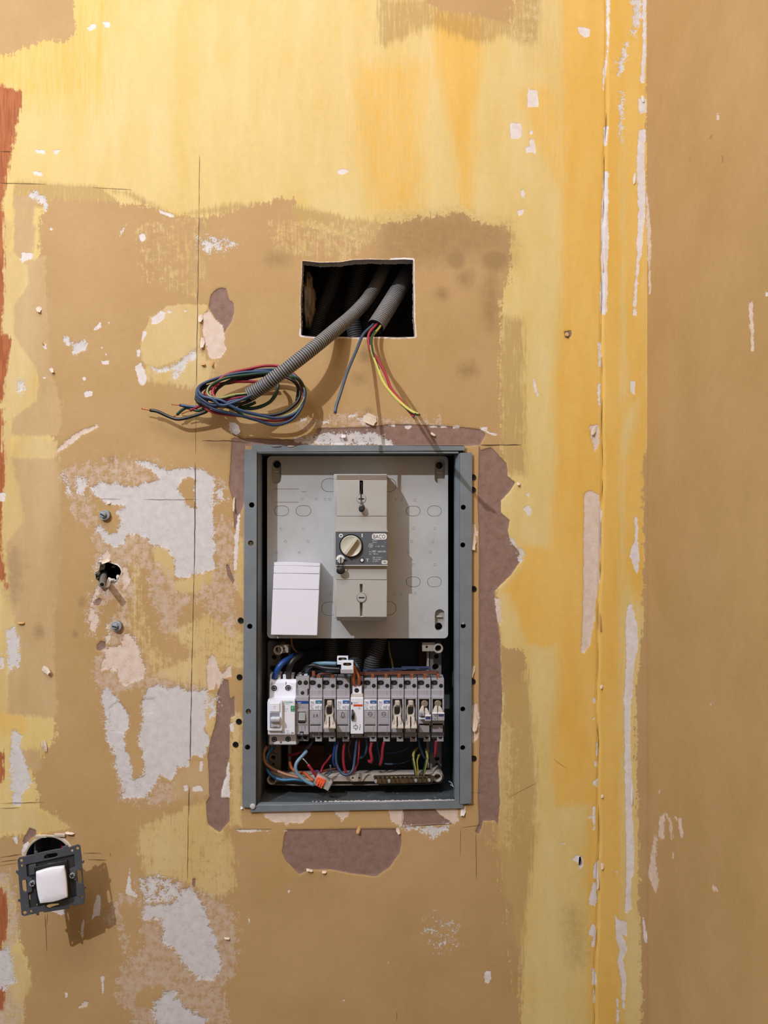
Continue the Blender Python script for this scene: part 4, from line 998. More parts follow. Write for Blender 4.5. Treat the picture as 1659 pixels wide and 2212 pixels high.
plate('recess_bottom', back, dP+.0055, .0015, mat('plate_recess', srgb(168,164,158), .6, var=.1, scale=90), CP, .0001)
for (x, y, hw, hh) in slots:      # slot walls
    c = W(x, y, dP); s = (D+dP)/F; P_ = stadium(c.x, c.z, hw*s, hh*s); n = len(P_)
    mesh_obj('slot_wall', [(a, dP+.0004, b_) for a, b_ in P_]+[(a, dP+.006, b_) for a, b_ in P_], [(i, (i+1) % n, n+(i+1) % n, n+i) for i in range(n)], M_GREYP, CP, smooth=True)
for (x, y) in ((597,1019),(949,1021),(949,1332)): pbox('slot_bar', x-6, y-1.5, x+6, y+1.5, dP+.002, dP+.0055, M_GREYP, CP)
for (x, y) in ((597,1003),(949.5,1005),(948,1354)): lathe('screw_well', W(x,y,dP).x, W(x,y,dP).z, [(.0046, dP+.005), (.0046, dP+.018), (0, dP+.018)], M_BLKP, CP, n=18)
# skirt
n = len(outline)
ol = outline
mesh_obj('skirt', [(a, dP+.0004, b_) for a, b_ in ol]+[(a, dP+.008, b_) for a, b_ in ol], [(i, (i+1) % n, n+(i+1) % n, n+i) for i in range(n)], M_GREYP, CP)
M_GRV = mat('moulding_line', srgb(140,134,126), .7, var=.1)
for pts in ([(592,1056),(645,1056)], [(592,1084.5),(645,1084.5)], [(652,1062),(661,1062)]):
    pbox('moulded_line', pts[0][0], pts[0][1]-.5, pts[1][0], pts[1][1]+.5, dP-.0003, dP+.0003, M_GRV, CP, 0)
pbox('moulded_line', 877.4, 1280, 878.4, 1375, dP-.0002, dP+.0002, M_GREYP, CP, 0)
pips = [(652,1078),(683,1078),(702,1078),(712,1078),(896,1080),(855,1079),(868,1079),(893,1141),(939,1141),(607,1141.5),(655,1141.5),(617,1169),(665,1169),(889,1169),(935,1169),(598,1193),(646,1193),(882,1192),(929,1192),(893,1219),(939,1219),(896,1281),(715,1283),(853,1283),(866,1283)]
for (x, y) in pips:
    c = W(x, y, dP); s = (D+dP)/F
    lathe('moulded_pip', c.x, c.z, [(2.2*s, dP-.0001), (2.6*s, dP-.0005), (3.1*s, dP-.0001)], M_GREYP, CP, n=12)

# ---------------------------------------------------------------- main breaker on the plate
MB = thing('main_circuit_breaker', 'tall yellowed grey main circuit breaker with a round white rotary knob on the cover plate', 'circuit breaker', tuple(W(780, 1335, dP)))
dB, dF = .004, -.011
def trap(name, x0, y0, x1, y1, ft, fb, db, mt, inset_t=0, inset_b=0, mat_=M_GREYB, bev=.0004):
    """block whose front face spans the pixels and whose back is db; sloped top/bottom"""
    a, b_ = W(x0, y0, ft), W(x1, y1, ft)
    A2, B2 = Vector((a.x, db, a.z+mt)), Vector((b_.x, db, b_.z-fb))
    v = [(a.x,ft,b_.z),(b_.x,ft,b_.z),(b_.x,ft,a.z),(a.x,ft,a.z),(a.x,db,b_.z-fb),(b_.x,db,b_.z-fb),(b_.x,db,a.z+mt),(a.x,db,a.z+mt)]
    f = [(0,1,2,3),(5,4,7,6),(0,3,7,4),(1,5,6,2),(3,2,6,7),(0,4,5,1)]
    bm = bmesh.new(); vv = [bm.verts.new(q) for q in v]
    for q in f: bm.faces.new([vv[i] for i in q])
    bmesh.ops.recalc_face_normals(bm, faces=bm.faces); bmesh.ops.bevel(bm, geom=list(bm.edges), offset=bev, segments=2, affect='EDGES')
    return from_bm(name, bm, mat_, MB)
pbox('base', 721, 1024, 836, 1336, .0, dP, M_GREYB, MB, .0008, 2)
def cover(name, x0, y0, x1, y1, slot, up, screw_c, extra=()):
    lo = [pp([(x0,y0),(x1,y0),(x1,y1),(x0,y1)], dF), ]
    sx, sy0, sy1 = slot
    return lo
# upper terminal cover with its slot, built from two halves and a tongue
def tcover(x0, y0, x1, y1, slots_, d=dF):
    a = pp([(x0,y0),(x1,y0),(x1,y1),(x0,y1)], d)
    lo = [a]
    for (sx0, sy0, sx1, sy1) in slots_: lo.append(pp([(sx0,sy0),(sx1,sy0),(sx1,sy1),(sx0,sy1)], d))
    return plate('terminal_cover', lo, d, .011, M_GREYB, MB, .0004)
tcover(727, 1037, 836, 1115, [(777.5,1038.2,783.5,1071)])
pbox('middle_cover', 727, 1115.8, 836, 1146, dF, 0, M_GREYB, MB, .0004)
trap('sloped_top', 727, 1036.5, 836, 1039, dF+.0004, .001, -.0006, .0068, mat_=mat('dust_on_breaker', srgb(112,102,88), .9, var=.3, scale=200))
pbox('lower_cover', 725.5, 1222, 836, 1252.4, dF+.001, 0, M_GREYB, MB, .0004)
tcover(725.5, 1253.2, 836, 1333, [(777.5,1262,783,1280),(777.5,1301,783,1332)], dF+.0006)
pbox('slot_floor', 775, 1038, 786, 1075, dF+.006, dF+.008, M_GRV, MB, 0); pbox('slot_floor', 775, 1255, 786, 1331, dF+.006, dF+.008, M_GRV, MB, 0)
trap('bottom_lip', 727, 1331, 835, 1333, dF+.002, .006, .0, 0.0, mat_=M_GREYB)
for (x, y) in ((780.5,1077.5),(781,1291)):
    s = (D+dF)/F; c = W(x, y, dF)
    ring('screw_surround', x, y, 11, 9.8, dF-.0002, dF+.001, M_GRV, MB)
    lathe('sealing_screw', c.x, c.z, [(0, dF-.0006), (9*s, dF-.0006), (9.6*s, dF-.0002), (9.6*s, dF+.001)], M_GREYB, MB, n=24)
    pbox('screw_slot', x-6.2, y-1.2, x+6.2, y+1.2, dF-.0009, dF-.0005, M_BLKP, MB, 0)
# label face
LF = pbox('label_face', 725, 1149.5, 837.5, 1220, dF-.0035, 0, M_LABEL, MB, .0003)
pbox('label_edge', 724.5, 1146.3, 838, 1149.3, dF-.0042, 0, M_GREYB, MB, .0003); pbox('label_edge', 724.5, 1220.3, 838, 1222.8, dF-.0042, 0, M_GREYB, MB, .0003)
dL = dF-.0035
c = W(758.5, 1179.5, dL); s = (D+dL)/F
KN = lathe('knob', c.x, c.z, [(0, dL-.0035), (19*s, dL-.0035), (21.5*s, dL-.0045), (22.6*s, dL-.0035), (23*s, dL-.0008), (23.4*s, dL)], mat('knob_plastic', srgb(200,196,180), .35, var=.05), MB, n=36)
lathe('knob_ring', c.x, c.z, [(23*s, dL), (23.2*s, dL-.0007), (25.6*s, dL-.0007), (26*s, dL)], M_BLKP, MB, n=36)
ka = math.radians(36)   # grip leaning right
hx, hz = 4.2*s, 20.5*s
ux, uz = math.cos(-ka), math.sin(-ka); vx, vz = math.sin(ka), math.cos(ka)
v = []
for y_ in (dL-.0095, dL-.0025):
    k = .78 if y_ < dL-.005 else 1
    for sx, sz in ((-1,-1),(1,-1),(1,1),(-1,1)): v.append((c.x+ux*hx*sx*k+vx*hz*sz, y_, c.z+uz*hx*sx*k+vz*hz*sz))
bm = bmesh.new(); vv = [bm.verts.new(q) for q in v]
for q in ((0,1,2,3),(7,6,5,4),(0,4,5,1),(1,5,6,2),(2,6,7,3),(3,7,4,0)): bm.faces.new([vv[i] for i in q])
bmesh.ops.recalc_face_normals(bm, faces=bm.faces); bmesh.ops.bevel(bm, geom=list(bm.edges), offset=.0004, segments=2, affect='EDGES')
from_bm('grip', bm, MATS['knob_plastic'], KN)
ring('off_mark', 736.5, 1157.3, 4.4, 2.2, dL-.0003, dL, M_WHITEPR, MB, n=20)
pbox('on_mark', 781.3, 1152.7, 783.3, 1160.6, dL-.0003, dL, M_WHITEPR, MB, 0)
disc('test_button', 782, 1210, 3.4, dL, M_WHITEPR, MB, th=.0015); ring('button_ring', 782, 1210, 5.2, 3.5, dL-.0008, dL, M_BLKP, MB, 18)
text('lettering', 'T', 790.5, 1213.4, 6.6, M_WHITEPR, dL, MB, squeeze=1.15)
# outlined logo: white letters behind dark letters
cu = 'BACO'
for off, m_ in ((0, M_WHITEPR),):
    plate('logo_ground', [prrect(803.5, 1152.5, 835.5, 1165.5, 5, dL)], dL-.0002, .0003, M_WHITEPR, MB)
text('logo_lettering', 'BACO', 805.5, 1163.3, 8.8, M_LABEL, dL-.0003, MB, squeeze=.78)
for (t, x, y, h_) in (('disjoncteur', 804.5, 1168.6, 2.0),('differentiel', 804.5, 1172.6, 2.0),('1',831,1172.6,3),('> n 30    90 A', 811, 1181.5, 3.0),('Type', 797, 1192.5, 2.2),('DBC', 803.5, 1193, 4.2),
                   ('0602/1500', 816, 1193, 3.6),('Un=    500 m A', 797, 1198, 2.8),('Hilpr. de polaire', 805, 1205, 2.6),('Pôles protégés', 805, 1209, 2.6),('Un 220 V', 805, 1213.4, 2.8)):
    o_ = text('fine_print', t, x, y, h_, M_WHITEPR, dL, MB, squeeze=.8)
ring('print_circle', 801, 1178.7, 5.1, 4.2, dL-.0002, dL, M_WHITEPR, MB, 16); text('fine_print', '30', 798.4, 1181, 4.4, M_WHITEPR, dL, MB, squeeze=.8)
plate('date_box', [prrect(824.5, 1210.5, 837, 1218.5, 2, dL)], dL-.0002, .0003, M_WHITEPR, MB); text('fine_print', '1981', 825.5, 1217, 5, M_LABEL, dL-.0003, MB, squeeze=.72)
ring('print_circle', 760, 1213, 5.6, 4.6, dL-.0002, dL, M_GREYPR, MB, 18); text('fine_print', 'NF', 756.8, 1215.4, 4.6, M_GREYPR, dL, MB, squeeze=.8)
disc('arc_mark', 735.5, 1208, 9.5, dL, M_WHITEPR, MB, th=.0002); pbox('arc_mask', 725.5, 1209, 746, 1219, dL-.00035, dL, M_LABEL, MB, 0)
c2 = W(736, 1210.5, dL)
lathe('selector', c2.x, c2.z, [(0, dL-.003), (.0034, dL-.003), (.0041, dL-.002), (.0041, dL)], M_GREYB, MB, n=20)
pbox('selector_slot', 735, 1203.5, 737, 1217.5, dL-.0033, dL-.0028, M_BLKP, MB, 0)
mesh_obj('selector_pointer', [W(743,1207,dL-.001), W(751,1210,dL-.001), W(743,1213,dL-.001)], [(0,1,2)], M_BLKP, MB)
# lead seals with their twisted wires
s1 = sweep('seal_wire', resample(catmull([W(780,1063,dF-.001), W(779.5,1075,dF-.002), W(780.5,1090,dF-.004)]), .002), .0006, M_LEADB, MB, n=6)
sweep('seal_wire', resample(catmull([W(780,1042,dF-.0005), W(781,1055,dF-.001), W(779,1066,dF-.0015), W(780,1077,dF-.002)]), .002), .0005, M_LEAD, MB, n=6)
def seal(name, x, y, rx, rz, tilt, m_, d):
    c = W(x, y, d); bm = bmesh.new(); bmesh.ops.create_uvsphere(bm, u_segments=18, v_segments=10, radius=1)
    for v in bm.verts:
        xx, yy, zz = v.co.x*rx*s, v.co.y*.0022, v.co.z*rz*s*(1 if v.co.z > 0 else .95)
        v.co = (c.x+xx*math.cos(tilt)-zz*math.sin(tilt), c.y+yy, c.z+xx*math.sin(tilt)+zz*math.cos(tilt))
    return from_bm(name, bm, m_, MB, smooth=True)
seal('lead_seal', 781.5, 1098, 6.8, 9.2, -.2, M_LEAD, dF-.0055)
ring('seal_rim', 781.5, 1098, 5, 4.2, dF-.0082, dF-.007, M_LEAD, MB, 14)
seal('lead_seal', 736, 1232.5, 9.6, 8.6, .1, M_LEADB, dF-.006)
for sx in (-1, 1):
    sweep('seal_wire', resample(catmull([W(736+4*sx,1213,dL-.001), W(736+6.5*sx,1219,dL-.003), W(736+2*sx,1227,dF-.006)]), .002), .0004, M_LEADB, MB, n=6)

# ---------------------------------------------------------------- blank white cover, lower left of the plate
WC = thing('blank_white_cover', 'blank white plastic cover with three moulded bands, tilted on the lower left of the plate', 'plastic cover', tuple(W(636, 1372, dP)))
dW = .006
P4 = [(592,1214.5),(691,1216),(685,1372.5),(585,1371)]
def q4(u, v_): # u right 0..1, v down 0..1
    (ax,ay),(bx,by),(cx_,cy_),(dx,dy) = P4
    return ((ax*(1-u)+bx*u)*(1-v_)+(dx*(1-u)+cx_*u)*v_, (ay*(1-u)+by*u)*(1-v_)+(dy*(1-u)+cy_*u)*v_)
plate('band', [pp([q4(0,0),q4(1,0),q4(1,.045),q4(0,.045)], dW)], dW+.0004, .0016, M_CARD, WC, .0002)
plate('band', [pp([q4(0,.052),q4(1,.052),q4(1,.148),q4(0,.148)], dW)], dW, .0016, M_CARD, WC, .0002)
plate('band', [pp([q4(0,.156),q4(1,.156),q4(1,.366),q4(0,.366)], dW)], dW, .0016, M_CARD, WC, .0002)
plate('front_face', [pp([q4(0,.373),q4(1,.373),q4(1,1),q4(0,1)], dW)], dW+.0003, .0016, M_CARD, WC, .0002)
plate('body', [pp([q4(.012,.008),q4(.988,.008),q4(.988,.992),q4(.012,.992)], dW)], dW+.0012, .0225, M_CARD, WC, .0004)

# ---------------------------------------------------------------- modular devices on the rail
dN, dM, dS, dBk = .018, .024, .031, .062     # nose, band, shoulder, back depth
def xb(name, x0, y0, x1, y1, d, db, m, par, bev=.0003): return pbox(name, x0, y0, x1, y1, d, db, m, par, bev)
def terminal_hole(par, x, y, r, d, screw=True):
    disc('screw_hole', x, y, r, d, M_BLACK, par, th=.0002, bev=.00005)
    if screw:
        disc('terminal_screw', x, y, r*.62, d-.0002, mat('dull_screw', srgb(70,68,66), .4, .6, var=.3, scale=500), par, th=.0002, bev=.00005)
def fuse_base(x0, x1, label, group=None, opened=False, name='fuse_holder'):
    w = x1-x0; t = thing(name, label, 'fuse holder', tuple(W((x0+x1)/2, 1590, dBk)), group)
    g = .5
    xm = x0+w*.50
    # body behind
    xb('body', x0+g, 1466, x1-g, 1588, dS+.004, dBk, M_MODG, t)
    # top: recessed left part with slotted hole, terminal block proud on the right
    xb('shoulder', x0+g, 1465, xm, 1490, dS+.002, dS+.01, M_MODG, t)
    plate('entry', [pstad(x0+w*.24, 1474.5, w*.24, 5, dS+.0018)], dS+.0016, .0004, M_BLACK, t)
    disc('terminal_screw', x0+w*.26, 1475, 3.0, dS+.0014, mat('dull_screw', srgb(70,68,66), .4, .6, var=.3, scale=500), t, th=.0002, bev=.00005)
    xb('terminal_block', xm, 1466, x1-g-.4, 1489.5, dS-.0035, dS+.01, M_MODG, t)
    terminal_hole(t, x0+w*.74, 1481.5, 4.4, dS-.0035, False)
    xb('upper_band', x0+g, 1490.5, x1-g, 1505.5, dM, dBk, M_MODG, t)
    xb('seam', x0+w*.70, 1491, x0+w*.725, 1505, dM-.0001, dM+.001, M_GREYPR, t, 0)
    xb('upper_lip', x0+g, 1504.5, x1-g, 1510.5, dN, dBk, M_MODG, t, .0006)
    # bottom
    xb('lower_band', x0+g, 1582, x1-g-1, 1592, dM+.001, dBk, M_MODD, t)
    xb('foot', x0+g, 1591, x1-w*.55, 1594.5, dM+.006, dBk, M_MODD, t)
    xb('terminal_block', x0+w*.44, 1588.5, x1-g-1.2, 1602, dM+.002, dS+.01, M_MODG, t)
    terminal_hole(t, x0+w*.69, 1592.0, 4.3, dM+.002, False)
    xb('terminal_lip', x0+w*.44, 1599, x1-g-1.2, 1602, dM+.001, dM+.004, M_MODG, t)
    return t
def closed_fuse(x0, x1, label, symbol, teal=False, group=None):
    t = fuse_base(x0, x1, label, group); w = x1-x0
    xb('nose', x0+.5, 1510.5, x1-.5, 1582, dN, dBk, M_MODG, t)
    # label plate proud
    xb('label_plate', x0+.7, 1511.5, x1-1.2, 1533.5, dN-.0008, dN+.001, M_MODW, t, .0002)
    xb('neutral_plate', x0+1, 1512, x0+w*.40, 1521, dN-.0012, dN, M_MODW, t, .0001)
    text('lettering', 'N', x0+w*.22, 1519.8, 5.2, M_NAVYPR, dN-.0013, t, 'CENTER')
    xb('brand_patch', x0+w*.47, 1513, x1-1.8, 1519.6, dN-.0011, dN, M_TEALPR if teal else M_BLUEPR, t, 0)
    text('lettering', 'hager', x0+w*.72, 1518, 2.8, M_WHITEPR, dN-.0012, t, 'CENTER', squeeze=.85)
    for (s_, yy) in (('MZ 121', 1525.0), ('250 V~', 1528.4), ('~ 6000', 1531.6)): text('fine_print', s_, x0+w*.08, yy, 2.0, M_BLKPR, dN-.0009, t, squeeze=.8)
    ring('print_circle', x0+w*.52, 1528.3, 2.8, 1.2, dN-.0010, dN-.0008, M_GREYPR, t, 12)
    for (a, b_, c_, d_) in ((.66,1524,.66,1532),(.76,1525,.84,1531),(.9,1524,.9,1532)):
        p, q = W(x0+w*a, b_, dN-.001), W(x0+w*c_, d_, dN-.001)
        sweep('switch_symbol', [p, q], .00025, M_BLKPR, t, n=5)
    # drawer
    xb('drawer', x0+3, 1535, x1-3.4, 1565, dN+.0002, dN+.003, M_MODG, t, .0003)
    xb('drawer_tab', x0+5, 1536, x1-5, 1550.3, dN-.0005, dN+.001, M_MODG, t, .0003); xb('drawer_tab', x0+5, 1551, x1-5, 1563, dN-.0003, dN+.001, M_MODG, t, .0003)
    xb('drawer_gap', x0+2, 1565, x1-4, 1567.4, dN-.0002, dN+.001, M_BLACK, t, 0)
    xb('lower_face', x0+3, 1568, x1-1, 1581.5, dN-.0004, dN+.001, M_MODG, t, .0003)
    xb('seam', x0+w*.70, 1568, x0+w*.725, 1592, dN-.0006, dN+.001, M_GREYPR, t, 0)
    d = dN-.0006; xc = x0+w*.47
    if symbol == '2A': text('lettering', '2 A', xc, 1548.2, 5.6, M_BLKPR, d, t, 'CENTER')
    elif symbol == 'bulb':
        s = (D+d)/F; c = W(xc, 1544, d)
        P = [(xc-1.6,1548.5),(xc-3,1545),(xc-2.6,1542),(xc-.9,1538.5),(xc+.9,1538.5),(xc+2.6,1542),(xc+3,1545),(xc+1.6,1548.5),(xc-1.6,1548.5)]
        sweep('bulb_symbol', resample([W(x, y, d-.0001) for x, y in P], .001), .0003, M_BLKPR, t, n=5)
        for a, b_ in (((xc-4,1546),(xc-5.2,1547.5)),((xc+4,1546),(xc+5.2,1547.5)),((xc-2.6,1549.5),(xc-3.2,1551)),((xc+2.6,1549.5),(xc+3.2,1551)),((xc,1550),(xc,1552))):
            sweep('bulb_symbol', [W(*a, d-.0001), W(*b_, d-.0001)], .00025, M_BLKPR, t, n=5)
    else:
        ring('socket_symbol', xc, 1542.5, 4.8, 3.9, d-.0003, d, M_BLKPR, t, 20)
        for sx in (-1.7, 1.7): disc('socket_symbol', xc+sx, 1542.7, .9, d, M_BLKPR, t, th=.0003)
    return t
def open_fuse(x0, x1, label, kind, group=None):
    """hinged drawer pulled down; kind: 'down' fully, 'mid' half way with a round cartridge end showing"""
    t = fuse_base(x0, x1, label, group); w = x1-x0
    for a, b_ in ((x0+.5, x0+3.2), (x1-4, x1-.6)): xb('side_wall', a, 1510.5, b_, 1582, dN, dBk, M_MODG, t)
    xb('cavity', x0+3.2, 1510.5, x1-4, 1570, dN+.018, dBk, M_BLACK, t, 0)
    xb('lower_face', x0+.6, 1566 if kind != 'down' else 1574, x1-.6, 1582, dN, dBk, M_MODG, t, .0003)
    xc = x0+w*.48
    if kind == 'down':
        o1 = [(xc-4,1515),(xc+6,1515),(xc+7,1522),(xc+8.5,1527),(xc+9.5,1540),(xc+8.5,1549),(xc-8.5,1549),(xc-9.5,1540),(xc-8,1527),(xc-5,1523)]
        hole = [(xc-5,1527),(xc+5,1527),(xc+6,1531),(xc+6,1541),(xc+3,1545),(xc-4,1545),(xc-6,1541),(xc-6,1530)]
        plate('fuse_cradle', [pp(o1, dN-.002), pp(hole, dN-.002)], dN-.002, .006, M_CREAM, t, .0006)
        xb('cradle_hood', xc-5, 1514.5, xc+5.5, 1524.5, dN-.006, dN, M_CREAM, t, .0008)
        for k, (a, b_) in enumerate(((xc-12.5,xc-1.2),(xc+1.2,xc+13.5))):
            # flared legs of the cradle, tilted towards the room at the bottom
            top0, top1 = (a+6.5, b_) if k == 0 else (a, b_-7)
            P = [W(top0,1546,dN-.002), W(top1,1546,dN-.002), W(b_-(.5 if k else 0),1566,dN-.013), W(b_,1573.5,dN-.016), W(a,1573.5,dN-.016), W(a+.5,1566,dN-.013)]
            Q = [p+Vector((0,.006,-.001)) for p in P]
            bm = bmesh.new(); A = [bm.verts.new(p) for p in P]; B = [bm.verts.new(q) for q in Q]; n_ = len(P)
            bm.faces.new(A); bm.faces.new(B[::-1])
            for i in range(n_): bm.faces.new((A[i], B[i], B[(i+1) % n_], A[(i+1) % n_]))
            bmesh.ops.recalc_face_normals(bm, faces=bm.faces)
            bmesh.ops.bevel(bm, geom=list(bm.edges), offset=.0006, segments=2, affect='EDGES')
            from_bm('cradle_leg', bm, M_CREAM, t)
            mx_ = (a+b_)/2+(-1 if k == 0 else 0)
            sweep('moulded_rib', [W(mx_+.5,1549,dN-.0042), W(mx_,1564,dN-.0125)], .0007, M_CREAM, t, n=6)
            xb('leg_edge', a, 1571.5, b_, 1574, dN-.0175, dN-.012, M_CREAM, t, .0003)
    else:
        lathe('cartridge_end', W(xc+1,1520,dN+.002).x, W(xc+1,1520,dN+.002).z, [(0,dN+.001),(.0038,dN+.001),(.0045,dN+.0016),(.0045,dN+.012)], mat('cartridge_cap', srgb(140,126,108), .5, .2, var=.2, scale=300), t, n=20)
        off = 0 if kind == 'mid' else 0
        legs = [((xc-10,1524),(xc-.5,1540)), ((xc+1.5,1529 if kind == 'mid' else 1525),(xc+11.5,1545 if kind == 'mid' else 1540))]
        for k, ((a, y0), (b_, y1)) in enumerate(legs):
            top0, top1 = (a+5, b_) if k == 0 else (a, b_-5.5)
            P = [W(top0,y0,dN-.001), W(top1,y0,dN-.001), W(b_,y1-5,dN-.009), W(b_,y1,dN-.012), W(a,y1,dN-.012), W(a,y1-5,dN-.009)]
            Q = [p+Vector((0,.005,-.001)) for p in P]
            bm = bmesh.new(); A = [bm.verts.new(p) for p in P]; B = [bm.verts.new(q) for q in Q]; n_ = len(P)
            bm.faces.new(A); bm.faces.new(B[::-1])
            for i in range(n_): bm.faces.new((A[i], B[i], B[(i+1) % n_], A[(i+1) % n_]))
            bmesh.ops.recalc_face_normals(bm, faces=bm.faces); bmesh.ops.bevel(bm, geom=list(bm.edges), offset=.0005, segments=2, affect='EDGES')
            from_bm('cradle_leg', bm, M_CREAM, t)
        if kind == 'mid':
            xb('front_tab', xc-11, 1538.5, xc+.5, 1547, dN-.014, dN-.004, M_MODG, t, .0004); text('lettering', 'N', xc-5, 1545.6, 4.2, M_BLKPR, dN-.0142, t, 'CENTER')
            xb('front_tab', xc+2, 1546, xc+15, 1558, dN-.015, dN-.004, M_MODG, t, .0004); xb('brand_patch', xc+3.5, 1549, xc+13.5, 1553.5, dN-.0152, dN-.014, M_NAVYPR, t, 0)
            xb('tab_edge', xc-11, 1551.5, xc+2, 1554, dN-.012, dN-.004, M_MODW, t, .0003)
            xb('tab_edge', xc+2, 1545.5, xc+15, 1547.5, dN-.016, dN-.012, M_MODW, t, .0003)
            xb('drawer', x0+3.4, 1554, x1-3.8, 1563.5, dN-.003, dN+.006, M_MODG, t, .0004)
            text('fine_print', '~ (', xc+5, 1557.3, 2.6, M_BLKPR, dN-.0152, t)
        else:
            xb('front_tab', xc-11, 1541, xc-.4, 1557, dN-.015, dN-.004, M_MODG, t, .0004); xb('front_tab', xc+.6, 1541, xc+15, 1557, dN-.015, dN-.004, M_MODG, t, .0004)
            text('lettering', 'N', xc-4.5, 1548.2, 4.2, M_BLKPR, dN-.0152, t, 'CENTER'); xb('brand_patch', xc+2, 1543.6, xc+13.5, 1547.6, dN-.0152, dN-.014, M_NAVYPR, t, 0)
            for ex in ((xc-11,xc-.4),(xc+.6,xc+15)): xb('tab_edge', ex[0], 1540.4, ex[1], 1542.2, dN-.016, dN-.012, M_MODW, t, .0003)
            for s_, xx in (('MZ 1', xc-8),('<', xc+2),('(', xc+9)): text('fine_print', s_, xx, 1554, 2.6, M_BLKPR, dN-.0152, t)
            xb('drawer', x0+3.4, 1555, x1-3.8, 1563, dN-.003, dN+.006, M_MODG, t, .0004)
        xb('drawer_gap', x0+2.6, 1563.5, x1-3.5, 1566.4, dN-.0002, dN+.002, M_BLACK, t, 0)
    return t

# white two-pole breaker
dW2 = .012
RC = thing('residual_current_breaker', 'wide white residual current circuit breaker, leftmost device on the rail', 'circuit breaker', tuple(W(607, 1600, dBk)))
def sideprof(name, par, x0, x1, pts, m, bev=.0005):
    """pts: (py, depth) profile seen from the side, pixels judged at each depth; x at front depth"""
    df = min(p[1] for p in pts); xa, xb_ = W(x0, 0, df).x, W(x1, 0, df).x
    bm = bmesh.new(); P = [(W(0, py, d).z, d) for py, d in pts]; A = [bm.verts.new((xa, d, z)) for z, d in P]; B = [bm.verts.new((xb_, d, z)) for z, d in P]; n_ = len(P)
    bm.faces.new(A[::-1]); bm.faces.new(B)
    for i in range(n_): bm.faces.new((A[i], A[(i+1) % n_], B[(i+1) % n_], B[i]))
    bmesh.ops.recalc_face_normals(bm, faces=bm.faces)
    if bev: bmesh.ops.bevel(bm, geom=list(bm.edges), offset=bev, segments=2, affect='EDGES')
    return from_bm(name, bm, m, par)
sideprof('body', RC, 578.5, 637, [(1465,dBk),(1467,dS),(1475,dS-.004),(1506,dS-.006),(1511,dW2+.001),(1512.5,dW2),(1586,dW2),(1587.5,dW2+.001),(1588.5,dS-.006),(1608,dS-.006),(1609,dS),(1606,dBk)], M_MODW)
for (x, y) in ((592.2,1487),(622.4,1486.2)):
    ring('terminal_ring', x, y, 8.2, 6.2, dS-.0057, dS-.004, M_MODW, RC, 22); disc('screw_hole', x, y, 6.2, dS-.0053, M_BLACK, RC, th=.0002)
    disc('terminal_screw', x, y, 4.2, dS-.0055, M_ZINC, RC, th=.0003); pbox('screw_cross', x-3.2, y-.8, x+3.2, y+.8, dS-.0062, dS-.0057, M_BLACK, RC, 0); pbox('screw_cross', x-.8, y-3.2, x+.8, y+3.2, dS-.0062, dS-.0057, M_BLACK, RC, 0)
    pbox('moulded_line', x-5.6, y-13, x-4.8, y-5, dS-.0056, dS-.004, M_GREYPR, RC, 0)
for (x, y) in ((592.5,1597),(622.3,1596.5)):
    disc('screw_hole', x, y, 6, dS-.006, M_BLACK, RC, th=.0002); disc('terminal_screw', x, y, 4.2, dS-.0063, M_ZINC, RC, th=.0002)
    pbox('screw_cross', x-3.2, y-.8, x+3.2, y+.8, dS-.0068, dS-.0064, M_BLACK, RC, 0); pbox('screw_cross', x-.8, y-3.2, x+.8, y+3.2, dS-.0068, dS-.0064, M_BLACK, RC, 0)
for k, (a, b_) in enumerate(((583,596),(599,606),(611,618),(621,634))):  # ribs between the cable entries on top
    pbox('entry_rib', a, 1457, b_, 1468, dS+(.003 if k in (0,3) else .0), dS+.02, M_MODW, RC)
pbox('cable_entry', 584, 1461, 604, 1468, dS+.006, dS+.03, M_BLACK, RC, 0); pbox('cable_entry', 611, 1460, 634, 1467, dS+.007, dS+.03, M_BLACK, RC, 0)
plate('lever_frame', [prrect(577.5,1514,610,1579,3,dW2-.004)], dW2-.0045, .005, M_MODW, RC, .0006)
pbox('test_button', 582.5, 1519, 604, 1537.5, dW2-.0062, dW2-.003, M_MODW, RC, .0004, 2); text('lettering', 'T', 593.4, 1532, 7, mat('embossed_grey', srgb(190,190,200), .5), dW2-.0063, RC, 'CENTER')
pbox('lever_slot', 583, 1540, 604, 1573, dW2-.0047, dW2-.002, M_MODD, RC, .0002)
sideprof('lever', RC, 584, 604, [(1547,dW2-.002),(1549,dW2-.010),(1553,dW2-.013),(1559,dW2-.012),(1562,dW2-.007),(1572,dW2-.006),(1573,dW2-.002)], mat('lever_plastic', srgb(205,206,216), .3), .0006)
text('lettering', 'I-ON', 594, 1571.5, 3, M_BLKPR, dW2-.0066, RC, 'CENTER')
text('lettering', '+', 593, 1556, 7, M_WHITEPR, dW2-.0133, RC, 'CENTER')
text('brand_lettering', 'Schneider', 613, 1518.5, 4.4, M_GREENPR, dW2, RC, squeeze=.78); text('brand_lettering', 'Electric', 618, 1521.6, 1.9, M_GREENPR, dW2, RC, squeeze=.9)
for (t_, x, y, h_) in (('iID', 612, 1528, 2.6),('A9R11263', 612, 1532.5, 2.0),('2P 63A', 612, 1537, 2.0),('63 A', 607, 1584.5, 4.0),('Type A', 618, 1579.5, 2.0),('30mA', 619, 1584.2, 2.4)):
    text('fine_print', t_, x, y, h_, M_GREYPR, dW2, RC, squeeze=.85)
plate('green_mark', [prrect(628, 1524.5, 636.3, 1536.8, 1.5, dW2)], dW2-.0003, .0004, M_GREENPR, RC); ring('mark_ring', 632.2, 1529, 2.7, 1.7, dW2-.0005, dW2, M_WHITEPR, RC, 14); text('fine_print', 'NF', 632.2, 1535.6, 2.2, M_WHITEPR, dW2-.0004, RC, 'CENTER')
